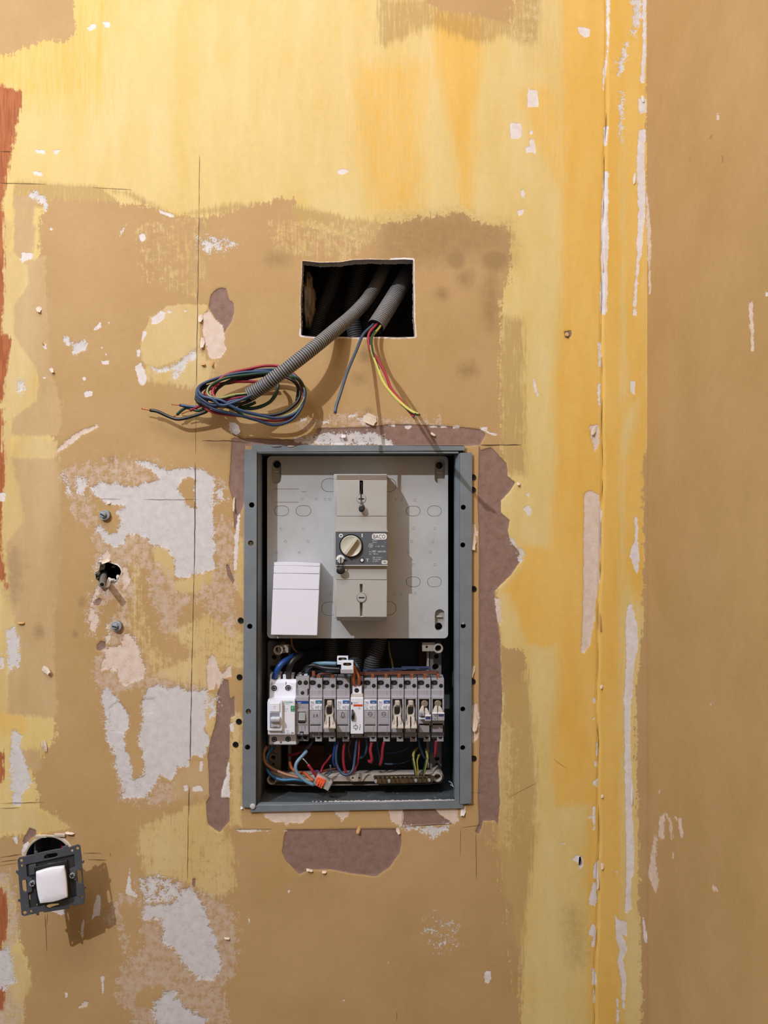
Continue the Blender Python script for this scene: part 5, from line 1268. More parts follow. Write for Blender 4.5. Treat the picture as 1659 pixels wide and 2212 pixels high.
for x in (632, 629): pbox('print_box', x, 1581.6, x+2.2, 1584.6, dW2-.0002, dW2, M_GREYPR, RC, 0)
pbox('clip_notch', 604.5, 1601.5, 609, 1605.5, dS-.0063, dS-.005, M_GREYPR, RC, 0)

# narrow switch beside it
HS = thing('modular_switch', 'narrow grey modular switch with blue band and small square rocker beside the white breaker', 'circuit breaker', tuple(W(653, 1590, dBk)))
x0, x1 = 639, 667.5
xb('body', x0, 1462, x1, 1588, dS+.003, dBk, M_MODG, HS)
sideprof('upper_block', HS, x0, x1, [(1459,dBk),(1459,dS+.006),(1464,dS-.001),(1489,dS-.001),(1489,dBk)], M_MODG)
for x in (647.5, 660.5):
    terminal_hole(HS, x, 1474.7, 5, dS-.001); xb('moulded_line', x-.3, 1466, x+.3, 1470, dS-.0012, dS, M_GREYPR, HS, 0)
    xb('painted_gloss', x-4, 1457.4, x+4, 1459.2, dS+.006, dS+.02, M_MODW, HS)  # white strips painted in for the gleam along the top edge
xb('upper_band', x0, 1488, x1-2.5, 1504, dM+.002, dBk, M_MODD, HS); xb('terminal_plate', x0+5.5, 1488.5, x1-3.5, 1503, dM, dM+.004, M_MODG, HS)
terminal_hole(HS, 653.5, 1496.8, 4, dM, True)
xb('nose', x0, 1505, x1-.8, 1587, dN, dBk, M_MODG, HS, .0005)
xb('blue_band', x0+.3, 1514.3, x1-1.3, 1520, dN-.0002, dN, mat('deep_blue_print', srgb(20,66,140), .5), HS, 0); text('lettering', 'hager', x0+2, 1519, 3.2, M_WHITEPR, dN-.0003, HS)
for (s_, xx, yy, hh) in (('SB 225 A', x0+3, 1524, 2.0),('25A ~ | / . .', x0+1, 1529.5, 4.0),('400 V~', x0+2, 1532.3, 1.8)): text('fine_print', s_, xx, yy, hh, M_BLKPR, dN, HS, squeeze=.8)
xb('face_panel', x0+2, 1533.5, x1-2.5, 1565, dN-.0005, dN+.001, M_MODG, HS, .0003)
xb('rocker_slot', 643.8, 1537.6, 660, 1562.2, dN-.0007, dN, M_BLKP, HS, 0)
sideprof('rocker', HS, 644.8, 659, [(1538.5,dN+.001),(1539,dN-.0015),(1554,dN-.004),(1555.5,dN-.0045),(1558,dN-.002),(1561,dN+.001)], mat('rocker_grey', srgb(150,152,150), .4), .0003)
xb('face_line', x0+.4, 1566, x1-1.2, 1566.8, dN-.0002, dN, M_GREYPR, HS, 0)
for x, s_ in ((644.5,'0'),(652,'|'),(659,'2')):
    text('fine_print', s_, x, 1573, 4, M_BLKPR, dN, HS, 'CENTER'); text('fine_print', '|', x, 1578.5, 4, M_BLKPR, dN, HS, 'CENTER')
xb('clip_notch', 647.5, 1580.5, 655.5, 1587.3, dN-.0004, dN+.001, M_BLKP, HS, 0); xb('clip', 648.5, 1583.5, 654.5, 1588, dN-.0012, dN+.002, M_MODD, HS)
xb('foot', x0, 1587.5, x1-1, 1601, dM+.003, dBk, M_MODD, HS)
for x in (646.5, 659.5): plate('wire_entry', [pp([(x-5,1589.5),(x+5,1589.5),(x+4.6,1593),(x+3,1596),(x,1597.5),(x-3,1596),(x-4.6,1593)], dM+.003)], dM+.0027, .0004, M_BLACK, HS)

G1 = 'fuse holders in the module row'
closed_fuse(668.3, 697, 'closed grey fuse holder marked 2 A with a teal brand patch', '2A', True, G1)
open_fuse(697.5, 726.5, 'open fuse holder with hanging cream drawer between the 2 A and the light bulb holders', 'down', G1)
closed_fuse(727, 756, 'closed grey fuse holder marked with a light bulb symbol', 'bulb', False, G1)
closed_fuse(786, 815, 'closed grey fuse holder with socket symbol directly right of the white contactor', 'socket', False, G1)
closed_fuse(815.5, 844, 'closed grey fuse holder with socket symbol directly left of the pulled-down drawers', 'socket', False, G1)
open_fuse(844.5, 873, 'open fuse holder with hanging cream drawer, directly right of the socket holders', 'down', G1)
open_fuse(873.5, 902, 'open fuse holder with hanging cream drawer, third device from the right end', 'down', G1)
open_fuse(902.5, 931, 'fuse holder with drawer tipped half out in two stepped tabs, second from the right end', 'mid', G1)
open_fuse(931.5, 960, 'fuse holder with drawer tipped half out at the right end of the row', 'mid2', G1)

# white contactor
CT = thing('contactor', 'white contactor with an orange band and black side lever in the middle of the row', 'contactor', tuple(W(771, 1590, dBk)))
x0, x1 = 757, 785.5
xb('body', x0, 1468, x1, 1592, dS+.004, dBk, M_MODD, CT)
xb('upper_block', x0+4.5, 1482, x1-4, 1502, dS-.004, dBk, M_MODW, CT); terminal_hole(CT, 770.5, 1491.4, 5, dS-.004)
xb('upper_ledge', x0+1, 1501, x1-1, 1509, dM-.003, dBk, M_CREAM, CT, .0006)
xb('side_block', x1-8, 1461, x1-1, 1484, dS+.002, dBk, M_MODD, CT); disc('screw_hole', x1-6, 1475, 4.4, dS+.002, M_BLACK, CT, th=.0003)
xb('nose', x0+.3, 1507.5, x1-.5, 1585.5, dN-.001, dBk, M_MODW, CT, .0005)
d = dN-.001
xb('orange_band', x0+6.5, 1521.6, x1-2, 1526, d-.0002, d, M_ORPR, CT, 0)
text('brand_lettering', 'multi 9', x0+5.5, 1519.3, 2.8, M_BLKPR, d, CT, squeeze=1.0); xb('brand_mark', x0+1.5, 1516.5, x0+4, 1522.5, d-.0002, d, M_BLKPR, CT, .00005)
text('fine_print', '16', x1-11, 1529.8, 2.2, M_BLKPR, d, CT); text('fine_print', '250V', x1-12, 1532, 1.8, M_GREYPR, d, CT)
sideprof('lever', CT, x0+1.5, x0+6, [(1532,d),(1535,d-.004),(1545,d-.007),(1553,d-.006),(1558,d)], M_BLKP, .0006)
pbox('lever_slot', x0+6, 1541, x0+9, 1554, d-.0015, d, M_DKGREY, CT)
sym = [(764,1568,772.5,1568),(772.5,1568,772.5,1573),(772.5,1573,764,1573),(764,1573,764,1568),(768.2,1568,768.2,1564.5),(768.2,1564.5,770,1564.5),(768.2,1573,768.2,1576.5),(768.2,1576.5,771,1576.5),(778,1564.5,778,1567),(776.6,1573.5,778.4,1568),(776.8,1574,776.8,1577)]
for a in sym: sweep('coil_symbol', [W(a[0], a[1], d-.0001), W(a[2], a[3], d-.0001)], .0003, M_BLKPR, CT, n=5)
xb('foot', x0+2, 1586, x1-2, 1591, dM, dBk, M_MODD, CT)
xb('foot', x0, 1590, x1, 1594, dM+.004, dBk, M_MODD, CT)

# ---------------------------------------------------------------- comb busbars
BB = thing('comb_busbar', 'brown comb busbar with copper prongs along the top of the right-hand fuse holders', 'busbar', tuple(W(870, 1462, .03)))
def barpts(x0, y0, x1, y1, h, d, db, name, m, par):
    a, b_ = W(x0, y0, d), W(x1, y1, d); hh = h*(D+d)/F
    v = [(a.x,d,a.z),(b_.x,d,b_.z),(b_.x,d,b_.z-hh),(a.x,d,a.z-hh),(a.x,db,a.z),(b_.x,db,b_.z),(b_.x,db,b_.z-hh),(a.x,db,a.z-hh)]
    return mesh_obj(name, v, [(0,3,2,1),(4,5,6,7),(0,1,5,4),(1,2,6,5),(2,3,7,6),(3,0,4,7)], m, par)
M_BROWNP = mat('brown_busbar_plastic', srgb(104,64,52), .5, var=.12)
M_BLUEP = mat('blue_busbar_plastic', srgb(58,70,104), .5, var=.12)
barpts(777, 1453, 945, 1450, 6, .034, .040, 'insulated_bar', M_BROWNP, BB)
for x in (805, 834, 862, 890, 918.5, 946.5):
    pr = pbox('copper_prong', x-3.4, 1456, x+3.4, 1466.5, .0315, .040, M_COPPER, BB, .0003)
BL = thing('comb_busbar', 'blue comb busbar lying behind the brown one above the right-hand fuse holders', 'busbar', tuple(W(855, 1450, .045)))
barpts(784, 1447, 868, 1444, 6, .044, .050, 'insulated_bar', M_BLUEP, BL); barpts(868, 1441, 930, 1441, 6, .044, .050, 'insulated_bar', M_BLUEP, BL)
for k in range(5): pbox('bar_slot', 794+k*28, 1448.5-k*1.2, 814+k*28, 1450-k*1.2, .0436, .0442, M_BLACK, BL, 0)
BS = thing('copper_link', 'short brown and copper link bridging the left fuse holders', 'busbar', tuple(W(705, 1462, .03)))
S = resample(catmull([W(685,1462,.034), W(689,1457,.034), W(698,1455,.034), W(712,1456,.034), W(718,1460,.034)]), .002)
sweep('insulation', S, .0018, M_BROWNP, BS, n=8)
for x, y0, y1 in ((677,1450,1461),(689,1459,1467),(718,1458,1465)): pbox('copper_prong', x-3.4, y0, x+3.4, y1, .031, .036, M_COPPER, BS, .0003)

# two-piece white terminal block
TB = thing('terminal_block', 'pair of small white screw terminals hanging in front of the conduits above the modules', 'terminal block', tuple(W(745, 1440, .02)))
for (x0_, y0_, x1_, y1_, d_) in ((728,1418.5,752,1436,.022),(737,1428,763.5,1454.5,.012)):
    tpiece = plate('terminal', [prrect(x0_, y0_, x1_, y1_, 1.2, d_), pstad((x0_+x1_)/2, y0_+ (5.5 if d_ > .02 else 7.5), 9, 3.4, d_)], d_, .009, M_MODW, TB, .0004)
    mx_ = (x0_+x1_)/2; my_ = y0_+(5.5 if d_ > .02 else 7.5)
    plate('opening', [pstad(mx_, my_, 9.4, 3.8, d_+.003)], d_+.003, .0006, M_BLKP, tpiece)
    disc('clamp_screw', mx_+1, my_+1, 3.4, d_+.002, M_BRASS, tpiece, th=.001)
pbox('terminal_ledge', 735.5, 1446, 762, 1455, .0118, .014, M_MODG, TB)
pbox('terminal_foot', 743, 1455, 750, 1466, .02, .026, M_DKGREY, TB)

# orange clear lever connector
PC = thing('push_connector', 'clear and orange push-in wire connector lying on the lower bar of the chassis', 'connector', tuple(W(697, 1692, .03)), rot=None)
M_CLEAR = mat('clear_polycarbonate', srgb(214,206,200), .12, var=.02, alpha=.55)
M_ORP = mat('orange_plastic', srgb(232,96,52), .35, var=.08)
def rotbox(name, cx_, cy_, hw, hh, ang, d0, d1, m, par, bev=.0005):
    P = []
    ca, sa = math.cos(ang), math.sin(ang)
    for sx, sy in ((-1,-1),(1,-1),(1,1),(-1,1)): P.append((cx_+sx*hw*ca-sy*hh*sa, cy_+sx*hw*sa+sy*hh*ca))
    return plate(name, [pp(P, d0)], d0, d1-d0, m, par, bev)
ang = math.radians(27)
rotbox('clear_body', 697, 1691.5, 18, 10.5, ang, .012, .024, M_CLEAR, PC, .0008)
rotbox('orange_insert', 692.5, 1688, 10, 7, ang, .0105, .0150, M_ORP, PC, .0006)
for k in range(3): rotbox('orange_insert', 687+k*4.4, 1692.5+k*2.4, 1.6, 6.5, ang, .0095, .0120, M_ORP, PC, .0003)
for k in range(2): rotbox('window', 689+k*7, 1697+k*2.8, 2.6, 1.6, ang, .0108, .0124, M_BLKP, PC, 0)
rotbox('end_cap', 711, 1699, 3.0, 10.5, ang, .0105, .0245, M_CLEAR, PC, .0008)

# ---------------------------------------------------------------- wires inside the cabinet
R1_, R25 = .0015, .0018
GW = 'wires in the cabinet'
def K7(*pts):
    ox, oy, s_ = CR['K7']; return [(ox+p[0]/s_, oy+p[1]/s_, p[2]) for p in pts]
def K8(*pts):
    ox, oy, s_ = CR['K8']; return [(ox+p[0]/s_, oy+p[1]/s_, p[2]) for p in pts]
def K5(*pts):
    return [(560+p[0]/7.541, 1370+p[1]/7.541, p[2]) for p in pts]
def K6(*pts):
    return [(760+p[0]/7.213, 1370+p[1]/7.213, p[2]) for p in pts]
wire('feed_cable', 'thick royal blue cable curving into the top left of the white breaker', K5((250,720,.035),(265,650,.030),(320,540,.028),(400,450,.032),(500,400,.04),(600,330,.06),(700,280,.08)), 'royal', .0041, GW, 'cable')
wire('feed_cable', 'thick black cable curving down into the white breaker beside the royal blue one', K5((475,720,.036),(478,620,.030),(500,520,.026),(560,420,.028),(660,350,.035),(800,290,.055),(950,230,.08)), 'black', .0040, GW, 'cable')
wire('wire', 'thin tan-orange wire dropping behind the cover plate at upper left of the modules', K5((520,60,.05),(530,170,.05),(570,250,.055),(640,310,.06)), 'tan', .0014, GW)
wire('wire', 'pale blue wire running to the upper white terminal', K5((760,640,.05),(790,560,.045),(900,490,.035),(1050,475,.03),(1260,480,.028)), 'paleblue', .0028, GW)
wire('wire', 'black wire running below the pale blue one to the lower white terminal', K5((700,600,.05),(780,530,.032),(900,505,.030),(1050,550,.024),(1330,570,.020)), 'black', .0026, GW)
wire('wire', 'slate blue wire passing behind the copper prongs above the 2 A fuse holder', K5((780,640,.05),(840,590,.045),(1000,610,.042),(1300,600,.04)), 'slate', .0020, GW)
wire('wire', 'left of two orange-brown wires looping into the top of the contactor', K5((1550,830,.026),(1535,720,.022),(1540,620,.024),(1510,520,.034),(1460,440,.05)), 'orange', .0019, GW)
wire('wire', 'right of two orange-brown wires looping into the top of the contactor', K5((1620,830,.028),(1630,740,.022),(1600,640,.022),(1560,560,.030),(1530,470,.05)), 'orange', .0019, GW)
wire('wire', 'grey wire bending down beside the orange-brown pair above the contactor', K5((1640,620,.04),(1600,520,.036),(1540,440,.045),(1480,400,.06)), 'slate', .0018, GW)
wire('wire', 'thin green-yellow wire hanging straight in the dark behind the comb busbar', K6((580,100,.09),(590,250,.088),(620,400,.085),(650,560,.08)), 'green', .0016, GW, stripe=WIRE['yellow'])
wire('wire', 'tan wire sweeping from the left edge along the lower bar to the clear connector', K7((425,180,.05),(385,260,.044),(400,370,.040),(480,440,.036),(640,510,.030),(800,550,.026),(970,590,.020)), 'tan', .0022, GW)
wire('wire', 'bright blue wire sweeping under the tan one from the left edge to the clear connector', K7((500,190,.055),(430,280,.050),(425,440,.040),(480,530,.034),(600,580,.028),(760,575,.026),(900,600,.024),(985,625,.020)), 'brightblue', .0020, GW)
wire('wire', 'pale grey-blue wire bending down into the left side of the clear connector', K7((900,235,.030),(840,300,.024),(780,370,.020),(765,450,.018),(810,530,.018),(900,600,.018),(985,640,.018)), 'paleblue', .0023, GW)
wire('wire', 'dark slate wire crossing down from the foot of the 2 A fuse holder', K7((980,80,.05),(950,150,.045),(900,200,.045),(840,250,.05)), 'slate', .0018, GW)
wire('wire', 'short bright red wire with a bare tip standing out of the clear connector', K7((1045,590,.018),(990,500,.014),(940,430,.012),(915,395,.012)), 'red', .0019, GW, tips=[K7((915,395,.012),(880,350,.011),(852,325,.011))], tip_m=M_ZINC)
wire('wire', 'orange-brown wire with a stripped bend behind the clear connector', K7((700,370,.05),(720,440,.040),(790,490,.034),(880,500,.028),(930,550,.022),(985,590,.018)), 'orange', .0020, GW)
wire('wire', 'faded red wire running up right from the left of the cabinet floor', K7((670,290,.06),(760,270,.055),(880,215,.05),(930,185,.05)), 'red', .0016, GW)
wire('wire', 'thin purple wire curling behind the clear connector', K7((1080,580,.03),(1060,520,.034),(1030,470,.04),(990,480,.045)), 'purple', .0013, GW)
wire('wire', 'dark red wire rising from the connector towards the bulb fuse holder', K7((1070,490,.035),(1090,420,.045),(1160,330,.055),(1220,240,.06)), 'red', .0015, GW)
wire('wire', 'thin brown wire lying across the dark floor behind the connector', K7((1080,480,.04),(1150,460,.045),(1260,440,.05)), 'brown', .0014, GW)
wire('wire', 'short pale wire end poking up right of the clear connector', K7((1100,560,.03),(1180,500,.032),(1190,470,.03),(1180,400,.03)), 'slate', .0012, GW)
wire('wire', 'left of two dark blue wires below the open fuse holder, going straight down', K7((1245,110,.036),(1225,250,.036),(1215,340,.038),(1235,410,.045)), 'royal', .0016, GW)
wire('wire', 'long blue wire making a U from the open fuse holder round to the contactor', K7((1275,110,.034),(1250,260,.030),(1260,400,.026),(1320,500,.022),(1390,520,.020),(1450,460,.024),(1475,300,.030),(1500,80,.036)), 'blue', .0018, GW)
wire('wire', 'bright red wire dropping from the bulb fuse holder to the chassis bar', K7((1350,130,.032),(1335,280,.032),(1345,420,.032),(1375,510,.034)), 'red', .0018, GW)
wire('wire', 'dark red wire running down beside the blue U below the contactor', K7((1525,90,.038),(1520,260,.034),(1500,400,.034),(1450,490,.036),(1400,525,.04)), 'red', .0014, GW)
wire('wire', 'dark brown wire behind the blue U under the contactor', K7((1430,90,.05),(1400,200,.055),(1420,330,.06)), 'brown', .0013, GW)
wire('wire', 'dark blue wire curving left below the first socket fuse holder', K7((1605,80,.04),(1620,180,.042),(1590,280,.046),(1540,320,.05)), 'slate', .0017, GW)
wire('wire', 'bright red wire with hooked end below the first socket fuse holder', K8((180,90,.030),(165,170,.028),(180,240,.028),(170,275,.030),(150,262,.034)), 'red', .0020, GW)
wire('wire', 'dark blue wire between the two red wires under the socket fuse holders', K8((228,80,.04),(230,150,.04),(250,230,.044),(255,290,.05)), 'blue', .0014, GW)
wire('wire', 'bright red wire leaning left below the second socket fuse holder', K8((290,90,.030),(275,160,.030),(270,240,.032),(252,300,.036)), 'red', .0019, GW)
wire('wire', 'thin dark blue wire drooping across behind the right half of the row', K8((300,190,.07),(380,190,.068),(450,170,.066),(510,140,.064)), 'blue', .0013, GW)
wire('wire', 'grey wire bundle line sagging across the back of the cabinet', K8((230,250,.08),(300,290,.075),(400,290,.075),(480,275,.078),(530,250,.08)), 'slate', .0014, GW)
for k, (pts, lab) in enumerate(((((575,400,.036),(565,330,.034),(550,250,.036),(555,190,.046),(585,150,.06)), 'leftmost green-and-yellow earth wire rising from the brass bar'),
                                (((590,400,.036),(585,330,.038),(580,260,.042),(610,200,.055)), 'second green-and-yellow earth wire from the left at the brass bar'),
                                (((640,400,.034),(650,340,.030),(668,270,.030),(675,220,.036),(655,160,.05)), 'brightest green-and-yellow earth wire entering the right end of the brass bar'))):
    wire('earth_wire', lab, K8(*pts), 'green', .0019, 'earth wires', 'wire', stripe=WIRE['yellow'])
wire('wire', 'dark blue wire below the half-open fuse holder, second from the right', K8((598,60,.038),(605,120,.038),(625,170,.044),(655,240,.05)), 'blue', .0018, GW)
wire('wire', 'left of the dark blue wires beside the last red wire', K8((690,70,.04),(695,140,.042),(715,200,.05)), 'slate', .0016, GW)
wire('wire', 'blue wire directly left of the last red wire', K8((715,70,.038),(720,140,.038),(730,205,.046)), 'blue', .0016, GW)
wire('wire', 'bright red wire at the right end, below the last fuse holder', K8((758,80,.032),(752,150,.032),(748,200,.034),(742,222,.040)), 'red', .0021, GW)

# ---------------------------------------------------------------- ribbed conduits
def conduit(label, pts, R, pitch=.0029, cut=None, group='ribbed grey conduits', m=None, name='ribbed_conduit', hollow=False):
    P = [W(*p) for p in pts]; o = thing(name, label, 'conduit', tuple(P[0]), group)
    L = resample(catmull(P), pitch/5)
    # grooves: radius steps rib / groove
    prof = [R*.995, R, R, R*.985, R*.86]
    T = []
    ob = sweep('ribbed_tube', L, lambda i: prof[i % 5], m or M_COND, o, n=22, caps=False)
    me = ob.data; me.materials.append(M_CONDD)
    mi = []
    for i in range(len(L)-1): mi += [1 if i % 5 >= 3 else 0]*22
    me.polygons.foreach_set('material_index', mi)
    inner = sweep('inner_wall', L, R*.84, M_CONDD, o, n=16, caps=False)
    return o
def Gp(*pts): return [(560+p[0]/4.1475, 540+p[1]/4.1475, p[2]) for p in pts]
conduit('long ribbed conduit hanging out of the rectangular hole down to the wire coil', Gp((1230,-60,.085),(1130,140,.070),(1060,290,.054),(960,450,.036),(830,590,.014),(700,700,-.010),(520,850,-.032),(330,1000,-.042),(130,1150,-.042),(20,1230,-.038),(-85,1295,-.034)), .0086)
conduit('short thick ribbed conduit ending in the lower right of the rectangular hole', Gp((1480,-50,.090),(1380,140,.072),(1290,290,.052),(1180,470,.030),(1085,620,.012),(1040,690,.004)), .0112)
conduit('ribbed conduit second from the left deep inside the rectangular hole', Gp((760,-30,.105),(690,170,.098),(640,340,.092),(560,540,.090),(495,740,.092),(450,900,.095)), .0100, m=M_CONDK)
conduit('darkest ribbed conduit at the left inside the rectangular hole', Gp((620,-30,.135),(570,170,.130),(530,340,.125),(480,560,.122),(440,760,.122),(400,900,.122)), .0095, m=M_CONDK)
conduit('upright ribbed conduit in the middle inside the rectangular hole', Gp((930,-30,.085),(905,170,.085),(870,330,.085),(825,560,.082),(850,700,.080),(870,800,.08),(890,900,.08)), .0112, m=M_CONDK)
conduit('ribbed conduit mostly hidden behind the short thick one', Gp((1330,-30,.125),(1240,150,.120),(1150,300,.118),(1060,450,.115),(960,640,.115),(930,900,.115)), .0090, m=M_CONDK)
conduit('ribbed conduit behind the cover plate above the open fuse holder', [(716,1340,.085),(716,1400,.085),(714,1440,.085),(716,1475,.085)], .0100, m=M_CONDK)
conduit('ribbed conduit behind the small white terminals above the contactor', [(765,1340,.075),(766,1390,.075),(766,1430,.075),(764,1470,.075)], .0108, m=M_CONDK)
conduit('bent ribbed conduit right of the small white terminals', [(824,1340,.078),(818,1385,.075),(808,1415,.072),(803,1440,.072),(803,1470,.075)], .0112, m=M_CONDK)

# clump of mineral wool in the left edge of the hole
bm = bmesh.new(); bmesh.ops.create_icosphere(bm, subdivisions=4, radius=1)
from mathutils import noise as mn
for v in bm.verts:
    n_ = mn.fractal(v.co*2.4, 1, 2, 4)*.5
    q = v.co*(1+n_*.6); c = W(566+560/40, 650, .04)
    v.co = (c.x+q.x*.0085, c.y+q.y*.02, c.z+q.z*.036)
dx = W(666, 650, .04).x-W(580, 650, .04).x
bmesh.ops.translate(bm, verts=bm.verts, vec=(dx, 0, 0))
o = from_bm('mineral_wool', bm, M_INS, None, smooth=True, origin=W(666,700,.04)); tag(o, 'beige clump of mineral wool stuck in the left edge of the rectangular hole', 'insulation')

# ---------------------------------------------------------------- coil of wires at the end of the long conduit
def Hp(*pts): return [(290+p[0]/4.046, 760+p[1]/4.046, p[2]) for p in pts]
GC = 'coiled wires'
OLIVE = mat('olive_insulation', srgb(138,134,72), .4, var=.08, scale=200)
def coil(label, color, start, loop, tail, tips, dz, r=.0019, stripe=None, turns=1):
    pts = list(start)
    for k in range(turns): pts += [(x, y, d) for x, y, d in loop]
    pts += tail
    return wire('coiled_wire', label, Hp(*[(x, y, d+dz) for x, y, d in pts]), color, r, GC, 'wire', stripe=stripe, tips=[Hp(*[(x, y, d+dz) for x, y, d in tp]) for tp in tips])
coil('black wire of the coil whose bare copper tip reaches furthest left', 'black',
     [(1060,400,-.034),(980,440,-.034),(850,470,-.036)],
     [(680,460,-.034),(560,440,-.030),(548,380,-.024),(640,300,-.020),(840,270,-.018),(1000,230,-.016),(1200,200,-.016),(1370,240,-.020),(1445,330,-.024),(1430,430,-.026),(1300,530,-.028),(1120,555,-.028),(900,510,-.030),(700,430,-.032),(600,400,-.030),(545,420,-.026),(590,470,-.022)],
     [(640,515,-.020),(520,560,-.018),(390,590,-.016),(300,565,-.014),(200,520,-.013),(140,512,-.012)], [[(140,512,-.012),(100,502,-.012),(65,496,-.012)]], 0, .0021)
coil('blue wire of the coil forming its lowest loop, its cut end beside the black wire', 'blue',
     [(1080,380,-.036),(980,410,-.037),(860,430,-.040)],
     [(700,470,-.040),(600,420,-.038),(548,370,-.032),(570,300,-.026),(680,250,-.022),(900,195,-.018),(1100,160,-.016),(1280,160,-.016),(1430,230,-.020),(1490,340,-.026),(1470,470,-.028),(1380,590,-.030),(1230,640,-.032),(1080,600,-.034),(900,550,-.036),(740,515,-.038),(640,470,-.036),(560,410,-.030),(548,340,-.026),(620,290,-.02)],
     [(640,420,-.020),(560,480,-.018),(480,478,-.017),(400,466,-.016)], [[(400,466,-.016),(360,462,-.016),(328,460,-.016)]], 0)
coil('second blue wire of the coil, wrapped across the front of its left side', 'blue',
     [(1060,360,-.038),(980,400,-.040),(880,440,-.042)],
     [(760,470,-.043),(680,410,-.043),(600,390,-.040),(560,330,-.034),(600,280,-.028),(760,220,-.022),(960,180,-.020),(1180,175,-.018)],
     [(1300,200,-.016),(1400,230,-.018)], [], -.002)
coil('blue wire of the coil crossing its front diagonally to the lower right', 'blue',
     [(570,360,-.036),(620,395,-.040)], [(760,425,-.044),(900,500,-.044)], [(1060,545,-.042),(1250,580,-.036),(1400,540,-.030),(1470,450,-.028)], [], 0)
coil('red wire of the coil arching over its top', 'red',
     [(1060,370,-.036),(960,390,-.038),(820,415,-.038),(740,420,-.037)],
     [(690,380,-.034),(690,330,-.030),(740,250,-.026),(830,190,-.022),(1000,150,-.018),(1150,122,-.016),(1290,135,-.014),(1420,220,-.018),(1480,360,-.022),(1450,490,-.026),(1350,580,-.028),(1200,600,-.030),(1020,570,-.032),(820,550,-.032),(700,530,-.030),(630,500,-.026)],
     [(590,470,-.022),(540,490,-.018),(490,513,-.016)], [[(490,513,-.016),(450,525,-.015),(415,542,-.014)]], 0)
coil('second red wire of the coil seen inside the ring under the conduit', 'red',
     [(1060,395,-.033),(960,400,-.034),(840,430,-.034)], [(720,425,-.032),(640,380,-.028),(620,350,-.024),(760,280,-.02)], [(900,260,-.018),(1060,262,-.016),(1200,270,-.014)], [], 0)
coil('green-and-yellow wire of the coil with a bent tip beside the red one', 'green',
     [(1060,350,-.037),(970,368,-.039),(860,380,-.040),(760,405,-.041)],
     [(680,398,-.041),(640,360,-.038),(670,295,-.032),(800,230,-.026),(1000,200,-.022),(1200,185,-.020),(1400,225,-.022),(1478,300,-.025),(1492,390,-.027),(1430,500,-.029),(1310,565,-.030),(1160,585,-.031),(960,545,-.032),(800,480,-.030)],
     [(640,490,-.022),(560,515,-.018),(500,500,-.016),(455,490,-.014),(410,515,-.013),(375,550,-.012)], [[(375,550,-.012),(355,562,-.012),(345,566,-.012)]], 0, stripe=OLIVE)
coil('dark green wire of the coil hanging under the conduit end', 'green',
     [(1060,440,-.032),(1000,470,-.030)], [(900,490,-.028),(1050,490,-.026),(1180,440,-.024),(1230,370,-.022)], [(1260,300,-.02),(1240,260,-.018)], [], 0, stripe=None)
coil('dark blue wire of the coil hanging lowest under the conduit end', 'blue',
     [(1040,450,-.031),(960,480,-.030)], [(1000,500,-.028),(1100,485,-.026),(1200,430,-.024),(1250,350,-.022)], [(1250,280,-.02),(1220,240,-.018)], [], .002, r=.0018)
coil('black wire of the coil doubling the upper arc behind the blue ones', 'black',
     [(690,400,-.028),(720,330,-.026)], [(840,250,-.024),(1000,205,-.022),(1180,190,-.020)], [(1360,230,-.020),(1430,310,-.022),(1420,430,-.024)], [], .002)

# wires out of the short conduit
GE = 'loose wires below the rectangular hole'
wire('loose_wire', 'slate blue wire hanging alone from the short conduit', Gp((1060,620,.008),(1010,680,.000),(930,760,-.010),(870,900,-.030),(790,1090,-.052),(725,1290,-.070),(690,1400,-.076),(680,1462,-.078)), 'slate', .0019, GE, tips=[Gp((681,1460,-.078),(680,1468,-.079))], tip_m=M_COPPER)
wire('loose_wire', 'red wire hanging from the short conduit beside the yellow one', Gp((1080,640,.006),(1040,680,-.004),(980,760,-.012),(990,880,-.024),(1060,980,-.042),(1130,1110,-.062),(1180,1240,-.084),(1270,1350,-.102),(1340,1440,-.114),(1390,1498,-.122)), 'red', .0018, GE, tips=[Gp((1388,1496,-.122),(1408,1500,-.124))], tip_m=M_ZINC)
wire('loose_wire', 'green-and-yellow wire hanging from the short conduit, its end lowest right', Gp((1100,650,.006),(1070,700,-.006),(1010,780,-.016),(1010,900,-.030),(1060,1050,-.052),(1110,1180,-.074),(1190,1290,-.094),(1290,1390,-.112),(1370,1450,-.122),(1430,1477,-.128)), 'yellow', .0019, GE, stripe=WIRE['green'], tips=[Gp((1428,1476,-.128),(1440,1478,-.129))], tip_m=M_LEADB)

# ---------------------------------------------------------------- light switch hanging out of its box
def S5(x, y): return (x/6.9125, 1780+y/6.9125)
WB = thing('wall_box', 'round grey flush box in the wall hole behind the hanging light switch', 'wall box', tuple(W(106, 1908, .02)))
c = W(106, 1857, 0); s0 = D/F
lathe('box_wall', c.x, c.z, [(51*s0, -.0006), (51.5*s0, -.0012), (49.0*s0, -.0012), (48.5*s0, .001), (47.5*s0, .045), (0, .045)], M_DKGREY, WB, n=40)
lathe('rim', c.x, c.z, [(50*s0, -.0015), (53*s0, -.0018), (54*s0, -.0006)], mat('cream_rim', srgb(196,184,166), .6, var=.15, scale=200), WB, n=40)
pbox('lug', 76, 1804.5, 100, 1810.5, -.0022, .001, MATS['cream_rim'], WB, .0005); pbox('lug', 116, 1802, 140, 1808.5, -.0022, .001, MATS['cream_rim'], WB, .0005)
box('partition', c.x-.02, c.x-.018, .002, .045, c.z-.01, c.z+.026, M_DKGREY, WB, .0004)
wire('switch_wire', 'red wire inside the round wall box going down to the hanging switch', [(138,1808,.03),(136,1820,.024),(134,1834,.01),(126,1850,-.01),(118,1866,-.028)], 'red', .0017, 'wires in the wall box')
